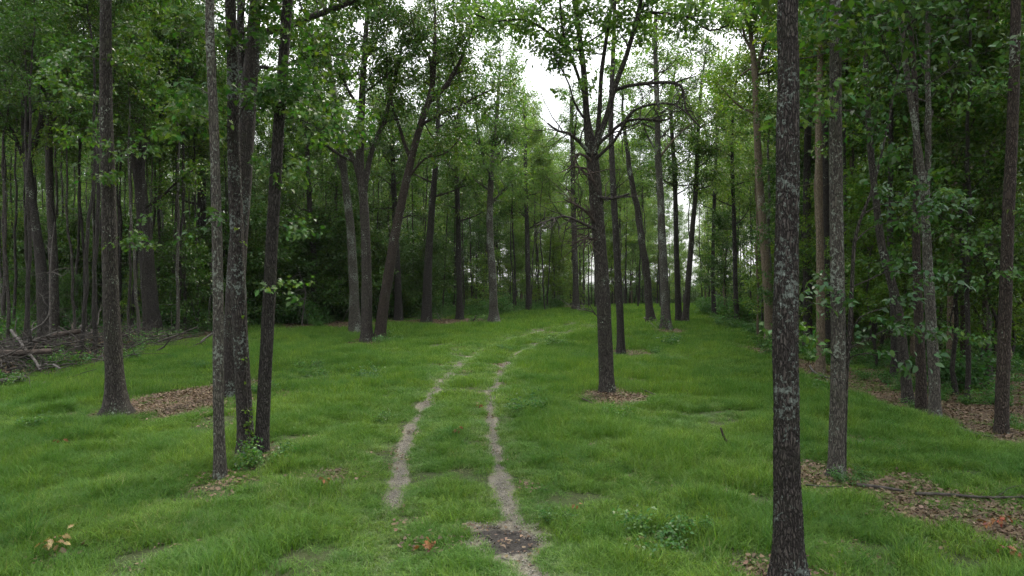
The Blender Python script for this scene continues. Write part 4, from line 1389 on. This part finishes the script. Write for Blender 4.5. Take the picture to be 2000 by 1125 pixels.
# fallen leaves
def litter_patch(name, n, R, size=.05):
    k = len(OVATE); Vs = []
    T = []
    for i in range(n):
        a = rng.uniform(0, 6.3); r = R * math.sqrt(rng.uniform())
        base = LOBED if i % 2 else OVATE
        base = OVATE
        s = size * rng.uniform(.6, 1.3)
        v = np.zeros((k, 3)); v[:, 0] = (base[:, 0] - .5) * s; v[:, 1] = base[:, 1] * s * 1.2
        cv = rng.uniform(-1.2, 1.2)
        v[:, 2] = cv * v[:, 0] ** 2 / s + abs(cv) * .3 * np.abs(v[:, 1])
        e = rng.normal(0, .35, 2)
        R1 = np.array([[1, 0, 0], [0, math.cos(e[0]), math.sin(e[0])], [0, -math.sin(e[0]), math.cos(e[0])]])
        R2 = np.array([[math.cos(e[1]), 0, math.sin(e[1])], [0, 1, 0], [-math.sin(e[1]), 0, math.cos(e[1])]])
        yw_ = rng.uniform(0, 6.3)
        R3 = np.array([[math.cos(yw_), math.sin(yw_), 0], [-math.sin(yw_), math.cos(yw_), 0], [0, 0, 1]])
        Vs.append(v @ R1 @ R2 @ R3 + np.array([r * math.cos(a), r * math.sin(a), rng.uniform(.01, .035)]))
        T += [rng.uniform()] * k
    return mesh_np(name, np.concatenate(Vs), np.arange(n * k), np.full(n, k), {'tint': np.array(T)})


ls = [litter_patch('leaf_patch', 30, .27) for _ in range(6)]
x = rng.uniform(-16, 18, 60000); y = rng.uniform(6.5, 42, 60000)
mk = np.abs(x) < y * .79 + .5; x, y = x[mk], y[mk]
rut, mud, lit, wood = masks(x, y)
k = rng.uniform(0, 1, len(x)) < np.maximum(np.maximum(lit ** 1.5 * .9, wood * .34 * (y < 32)), .010 + .018 * (vn(x + 40, y + 13, 1.1, 4) > .6))
x, y = x[k], y[k]; m = len(x)
s = rng.uniform(.8, 1.3, m)
scatter('leaf_litter', np.stack([x, y, gz(x, y)], -1), np.stack([np.zeros(m), np.zeros(m), rng.uniform(0, 6.3, m)], -1), np.stack([s, s, s], -1), rng.randint(0, 6, m), ls, M['litter'], 'brown fallen leaves lying under the trees')
print('litter', m)

# stones and crumbs in the ruts
def crumbs(name, n, R):
    import itertools
    V, Q = [], []
    oc = np.array([(1, 0, 0), (0, 1, 0), (-1, 0, 0), (0, -1, 0), (0, 0, .7), (0, 0, -.7)], float)
    tri = [(0, 1, 4), (1, 2, 4), (2, 3, 4), (3, 0, 4), (1, 0, 5), (2, 1, 5), (3, 2, 5), (0, 3, 5)]
    for i in range(n):
        r = .006 + .012 * rng.uniform() ** 3
        c = np.array([rng.uniform(-R, R), rng.uniform(-R, R), .004])
        V.append(oc * r * rng.uniform(.6, 1.3, (6, 3)) + c)
        Q += [tuple(v + 6 * i for v in t_) for t_ in tri]
    return mesh_np(name, np.concatenate(V), np.array(Q), np.full(len(Q), 3))


cs = [crumbs('crumb_patch', 26, .16) for _ in range(3)]
x = rng.uniform(-3, 2, 20000); y = rng.uniform(6.5, 24, 20000)
rut, mud, lit, wood = masks(x, y)
k = rng.uniform(0, 1, len(x)) < (rut > .55) * (mud < .2) * .5
x, y = x[k], y[k]; m = len(x)
scatter('gravel', np.stack([x, y, gz(x, y)], -1), np.stack([np.zeros(m), np.zeros(m), rng.uniform(0, 6.3, m)], -1), np.ones((m, 3)), rng.randint(0, 3, m), cs, plain_mat('rut_gravel', (.11, .10, .085), (.29, .27, .24), 30), 'small pale crumbs and stones in the wheel ruts')

# ------------------------------------------------------------------ brush pile, logs and fallen branches
def log(name, label, pts, r0, r1, mat='deadwood', cat='log', twigs=0, group=None, k=9, tl=.6, wob=.02):
    pts = np.asarray(pts, float)
    o = pts[0].copy()
    T = Tubes()
    q = spline(pts - o, .1, wob)
    T.add(q, np.linspace(r0, r1, len(q)), k, rough=.08, ph=rng.uniform(0, 6))
    # end caps
    for e, r in ((0, r0), (-1, r1)):
        d = (q[0] - q[1]) if e == 0 else (q[-1] - q[-2]); d = d / np.linalg.norm(d)
        T.add(np.array([q[e], q[e] + d * .012, q[e] + d * .014]), np.array([r, r * .8, r * .02]), k)
    for i in range(twigs):
        j = rng.randint(len(q) // 4, len(q) - 1)
        t_ = q[j] - q[j - 1]; t_ /= np.linalg.norm(t_)
        dd = walk(q[j], t_ + rng.normal(0, .6, 3) * np.array([1, 1, .5]) + np.array([0, 0, .2]), tl * rng.uniform(.4, 1.2), 5, .5)
        T.add(dd, np.linspace(max(r1 * .6, .006), .003, len(dd)), 4)
    ob = link(name, T.mesh(name), M[mat], None, tuple(o))
    tag(ob, label, cat, group)
    return ob


def gp(px, py, dz=0.02):
    x, y = px_ground(px, py)
    return (x, y, gzf(x, y) + dz)


log('fallen_branch', 'short dark curved branch sticking up from the grass left of the big foreground oak', [gp(1456, 888, .08), gp(1432, 880, .12), P(1418, 858, 11.5), P(1410, 836, 11.5)], .036, .016, 'deaddark', 'branch')
log('fallen_branch', 'thin curved branch lying in the grass right of the alone oak', [gp(1250, 765, .08), gp(1285, 778, .07), gp(1318, 778, .08), gp(1342, 781, .06)], .018, .008, 'deadwood', 'branch', 4)
log('fallen_branch', 'short dark stick at the left of the alone oak\'s leaf litter', [gp(1138, 786, .09), gp(1155, 792, .07), gp(1174, 801, .05)], .018, .010, 'deaddark', 'branch')
log('fallen_branch', 'long bleached branch lying below the row of trunks in the right wood', [gp(1820, 823, .05), gp(1850, 830, .05), gp(1890, 848, .05), gp(1932, 860, .04)], .028, .014, 'deadpale', 'branch', 2)
log('fallen_branch', 'straight dark stick lying on leaf litter right of the grey trunk', [gp(1675, 962, .06), gp(1720, 965, .06), gp(1762, 966, .05)], .026, .016, 'deadwood', 'branch')
log('fallen_branch', 'long grey stick on the leaf litter toward the right edge', [gp(1790, 970, .05), gp(1850, 972, .06), gp(1930, 976, .05), gp(2010, 978, .05)], .022, .012, 'deadwood', 'branch', 2)
log('fallen_branch', 'thin stick on the litter close to the big foreground oak', [gp(1575, 956, .05), gp(1610, 960, .04), gp(1640, 962, .05)], .014, .008, 'deadwood', 'branch')
log('fallen_branch', 'bleached crooked branch at the foot of the slim sunlit trunk', [gp(1582, 722, .1), gp(1596, 734, .08), gp(1630, 745, .08), gp(1660, 752, .05)], .03, .014, 'deadpale', 'branch', 2)
log('fallen_branch', 'pale stick lying in grass by the left-leaning trunk', [gp(1258, 630, .3), gp(1270, 636, .15), gp(1282, 645, .05)], .035, .02, 'deadpale', 'branch')
log('fallen_branch', 'thin stick lying across the grass left of the track', [gp(620, 722, .08), gp(660, 722, .09), gp(700, 721, .07)], .012, .008, 'deadwood', 'branch')
x_, y_ = px_ground(668, 628)
log('leaning_branch', 'pale stick leaning against the trunk behind the joined pair', [gp(668, 630, .0), P(675, 615, 32.6), P(684, 597, 32.8)], .02, .012, 'deadpale', 'branch')
log('leaning_branch', 'short pale stub of a broken branch at the wood edge right of the joined pair', [gp(864, 628, 0), P(859, 622, 40), P(853, 612, 40.2)], .03, .02, 'deadpale', 'branch')
log('leaning_branch', 'pale bent stick standing at the wood edge just left of the pale forked tree', [gp(924, 628, 0), P(928, 621, 39), P(930, 616, 39)], .05, .025, 'deadpale', 'branch')
log('standing_stub', 'thin dark stub standing upright in the grass at the bottom edge', [gp(1223, 1122, -.03), P(1224, 1095, 7.3), P(1225, 1078, 7.35)], .009, .005, 'deaddark', 'twig', 1, tl=.08)

# logs of the brush pile
LG = [
    ('thick dark log at the left edge of the brush pile', [(-40, 690, 20, .35), (40, 690, 20.3, .35), (100, 686, 20.6, .3)], .12, .08, 'deaddark'),
    ('long pale leaning branch across the front of the brush pile', [(22, 645, 21.5, 0), (50, 685, 20.5, 0), (82, 722, 19.6, 0)], .045, .035, 'deadpale'),
    ('dark log raised over the middle of the brush pile', [(60, 668, 23, 0), (110, 655, 23.4, 0), (165, 645, 23.8, 0)], .10, .08, 'deaddark'),
    ('low dark log at the front left corner of the brush pile', [(-30, 748, 17.6, 0), (10, 745, 17.8, 0), (52, 738, 18.2, 0)], .10, .08, 'deadwood'),
    ('pale arched branch over the right end of the brush pile', [(238, 662, 27, 0), (255, 640, 27, 0), (284, 628, 27.2, 0)], .028, .014, 'deadpale'),
    ('long thin branch sloping down at the right end of the brush pile', [(248, 671, 26.5, 0), (290, 658, 27, 0), (335, 654, 27.4, 0)], .03, .015, 'deadwood'),
    ('grey log end at the right end of the brush pile', [(308, 668, 27, 0), (345, 655, 27.5, 0), (385, 638, 28, 0)], .05, .025, 'deadwood'),
    ('pale broken branch behind the thin front trunk', [(392, 668, 27, 0), (408, 655, 27.5, 0), (425, 645, 28, 0)], .04, .03, 'deadpale'),
    ('curved bleached branch rising from the back of the brush pile', [(62, 645, 23, 0), (84, 632, 23, 0), (96, 615, 23.1, 0), (98, 600, 23.2, 0)], .035, .015, 'deadpale'),
    ('short pale stick crossed on top of the brush pile', [(158, 636, 23.8, 0), (163, 642, 23.5, 0), (168, 648, 23.4, 0)], .035, .03, 'deadpale'),
    ('pale thin branch lying flat in the middle of the brush pile', [(0, 680, 21, 0), (40, 672, 21.2, 0), (80, 660, 21.6, 0), (110, 648, 22, 0)], .035, .02, 'deadpale'),
    ('short stubby grey stick at the front of the brush pile', [(78, 716, 19.4, 0), (92, 711, 19.4, 0)], .045, .035, 'deadpale'),
    ('pale stick at the low front of the brush pile beside the weeds', [(104, 712, 19.3, 0), (118, 720, 18.9, 0)], .03, .02, 'deadpale'),
    ('bleached flat branch lying in the dirt at the foot of the brush pile', [(30, 772, 16.9, 0), (60, 765, 17.0, 0), (88, 746, 17.8, 0)], .03, .02, 'deadpale')]
for lab, pts, r0, r1, mt in LG:
    log('brush_log', lab, [P(a, b, d) + [0, 0, 0] for a, b, d, _ in pts], r0, r1, mt, 'log' if r0 > .07 else 'branch', 3 if r0 < .08 else 1)

# the tangle of countless twigs between the logs
T = Tubes()
pc = [(-15.3, 17.3), (-15.2, 20), (-15.4, 23), (-15.4, 26), (-14.6, 28.5)]
for i in range(1700):
    u = rng.uniform(0, len(pc) - 1.001); j = int(u); f = u - j
    cx_ = pc[j][0] * (1 - f) + pc[j + 1][0] * f + rng.normal(0, 1.1); cy_ = pc[j][1] * (1 - f) + pc[j + 1][1] * f + rng.normal(0, .6)
    hmx = .8 * math.exp(-((cx_ - pc[j][0]) / 1.6) ** 2) * (1.1 if u < 2.5 else .7)
    z0 = gzf(cx_, cy_) + rng.uniform(0, 1) * hmx
    d = rng.normal(0, 1, 3) * np.array([1, .8, .22])
    q = walk((cx_, cy_, z0), d, rng.uniform(.5, 2.2), 6, .35)
    q[:, 2] = np.maximum(q[:, 2], gz(q[:, 0], q[:, 1]) + .01)
    r = rng.uniform(.005, .022) if i % 9 else rng.uniform(.03, .06)
    T.add(q, np.linspace(r, r * .4, len(q)) * .8, 5)
o = link('brushwood', T.mesh('brushwood'), M['deadwood'])
tag(o, 'tangled heap of dead grey twigs at the left wood edge', 'brushwood', kind='stuff')
x = rng.normal(-15.2, 1.2, 420); y = rng.uniform(17, 29, 420)
m = len(x)
z = gz(x, y) + rng.uniform(0, .55, m) * np.exp(-((x + 15.3) / 1.3) ** 2)
scatter('dead_leaves', np.stack([x, y, z], -1), np.stack([rng.normal(0, .5, m), rng.normal(0, .5, m), rng.uniform(0, 6.3, m)], -1), np.ones((m, 3)) * 1.3, rng.randint(0, 2, m), [litter_patch('brown_leaf_patch', 18, .25) for _ in range(2)], M['litter'], 'brown leaves caught in the brush pile')

# pale dead shrub above the brush pile
def dead_shrub(label, base, D, H, n, R):
    o = np.array([(base[0] - CX) / F * D, D, 0.0]); o[2] = gzf(o[0], o[1])
    T = Tubes()
    st = walk((0, 0, -.1), (0, 0, 1), H, 8, .2, .3)
    T.add(st, np.linspace(.04, .012, len(st)), 6)
    for i in range(n):
        j = rng.randint(3, len(st))
        b = walk(st[j - 1], (rng.normal(), rng.normal(), .2 + rng.normal(0, .4)), R * rng.uniform(.5, 1.2), 7, .55)
        T.add(b, np.linspace(.016, .005, len(b)), 4)
        for _ in range(2):
            c = walk(b[rng.randint(2, 7)], rng.normal(0, 1, 3), rng.uniform(.2, .6), 4, .6)
            T.add(c, np.linspace(.008, .004, len(c)), 3)
    ob = link('dead_shrub', T.mesh('dead_shrub'), M['deadpale'], None, tuple(o))
    tag(ob, label, 'dead shrub')


dead_shrub('bleached leafless bush with crooked boughs above the brush pile at far left', (95, 650), 24, 4.9, 9, 1.1)
dead_shrub('thin bleached leafless sapling in the shade right of the three grouped stems', (590, 625), 36, 3.4, 8, .8)

# ivy at the foot of the middle grouped stem
pl = Plant()
D_ = 11.0
for i in range(46):
    py = rng.uniform(790, 880); px = 484 + (py - 790) * .03 + rng.normal(0, 4)
    pl.cl(P(px, py, D_ + .12 + rng.normal(0, .02)), np.array([rng.normal(), -.6, rng.normal(0, .6)]))
pl.pos = [p_ for p_ in pl.pos]
st = Tubes()
hx, hy = px_ground(481, 885)
D3 = hy
pos = []; dr = []
T = Tubes()
vine = [P(490, 890, D3 - .13), P(487, 840, D3 - .14), P(483, 780, D3 - .14), P(479, 700, D3 - .13), P(481, 600, D3 - .12), P(474, 480, D3 - .12), P(470, 380, D3 - .11)]
q = spline(vine, .1, .01); T.add(q, np.linspace(.009, .004, len(q)), 5)
iv = link('climbing_ivy', T.mesh('climbing_ivy'), M['deadwood'])
for p_ in q:
    if p_[2] < HC - (790 - CY) / F * D3:
        for _ in range(3):
            pos.append(p_ + rng.normal(0, .035, 3) * [1, .3, 1] - [0, .01, 0]); dr.append(np.array([rng.normal(), -.5, rng.normal(0, .5)]))
    elif rng.uniform() < .12:
        pos.append(p_ + rng.normal(0, .03, 3)); dr.append(np.array([rng.normal(), -.5, 0]))
CL['ivy'] = [make_cluster('ovate', 4, .065, .04, .06) for _ in range(3)]
link('leaves', leaves_mesh('leaves', pos, dr, 'ivy'), M['leaf_bright_backlit'], iv)
tag(iv, 'bright green ivy climbing the lichened middle stem of the grouped three', 'ivy')

# withered leaf sprigs lying in the grass
def sprig(label, px, py, mat, n=7, R=.14):
    x, y = px_ground(px, py)
    pos = []; dr = []
    for i in range(n):
        a = rng.uniform(0, 6.3)
        pos.append((rng.normal(0, R * .6), rng.normal(0, R * .4), .12 + rng.uniform(0, .04))); dr.append((math.cos(a), math.sin(a), .1))
    o = link('withered_leaves', leaves_mesh('withered_leaves', pos, np.array(dr), 'sprig'), M[mat], None, (x, y, gzf(x, y)))
    tag(o, label, 'leaf sprig', kind='stuff')


CL['sprig'] = [make_cluster('lobed', 3, .075, .05, .08) for _ in range(3)]
sprig('straw-yellow withered oak sprig in the grass at the bottom left corner', 108, 1086, 'yellowleaf', 11, .17)
sprig('rusty withered sprig in the grass left of the muddy puddle patch, at the bottom', 828, 1086, 'rust', 7, .13)
sprig('orange leaf sprig in the grass between the ruts, further of two', 935, 802, 'rust', 3, .05)
sprig('orange leaf sprig in the grass between the ruts, nearer of two', 893, 855, 'rust', 3, .05)
sprig('orange leaves at the foot of the middle grouped stem', 494, 872, 'rust', 4, .05)
sprig('single brown leaf tuft in the grass at left, below the flared oak', 120, 880, 'rust', 2, .05)
sprig('rusty sprig on the litter in the bottom right corner', 1962, 1040, 'rust', 8, .16)
sprig('second rusty sprig at the extreme bottom right', 1985, 1105, 'rust', 8, .16)
sprig('brown leaf tuft in the grass left of the pale rut patch', 632, 958, 'rust', 3, .06)
sprig('small orange leaf in the grass right of the muddy patch', 1127, 1000, 'rust', 1, .03)

# ------------------------------------------------------------------ haze
bx0, bx1, by0, by1, bz0, bz1 = -130, 130, -12, 170, -8, 30
V = [(x, y, z) for x in (bx0, bx1) for y in (by0, by1) for z in (bz0, bz1)]
Q = [(0, 1, 3, 2), (4, 6, 7, 5), (0, 4, 5, 1), (2, 3, 7, 6), (0, 2, 6, 4), (1, 5, 7, 3)]
me = bpy.data.meshes.new('haze'); me.from_pydata(V, [], Q); me.update()
m, t, o_ = new_mat('haze_air')
pv = t.nodes.new('ShaderNodeVolumePrincipled')
pv.inputs['Color'].default_value = (.86, .93, .95, 1)
pv.inputs['Density'].default_value = HAZE
t.links.new(pv.outputs[0], o_.inputs['Volume'])
hz = link('haze', me, m)
tag(hz, kind='stuff')
hz['label'] = 'thin pale air between the trees'
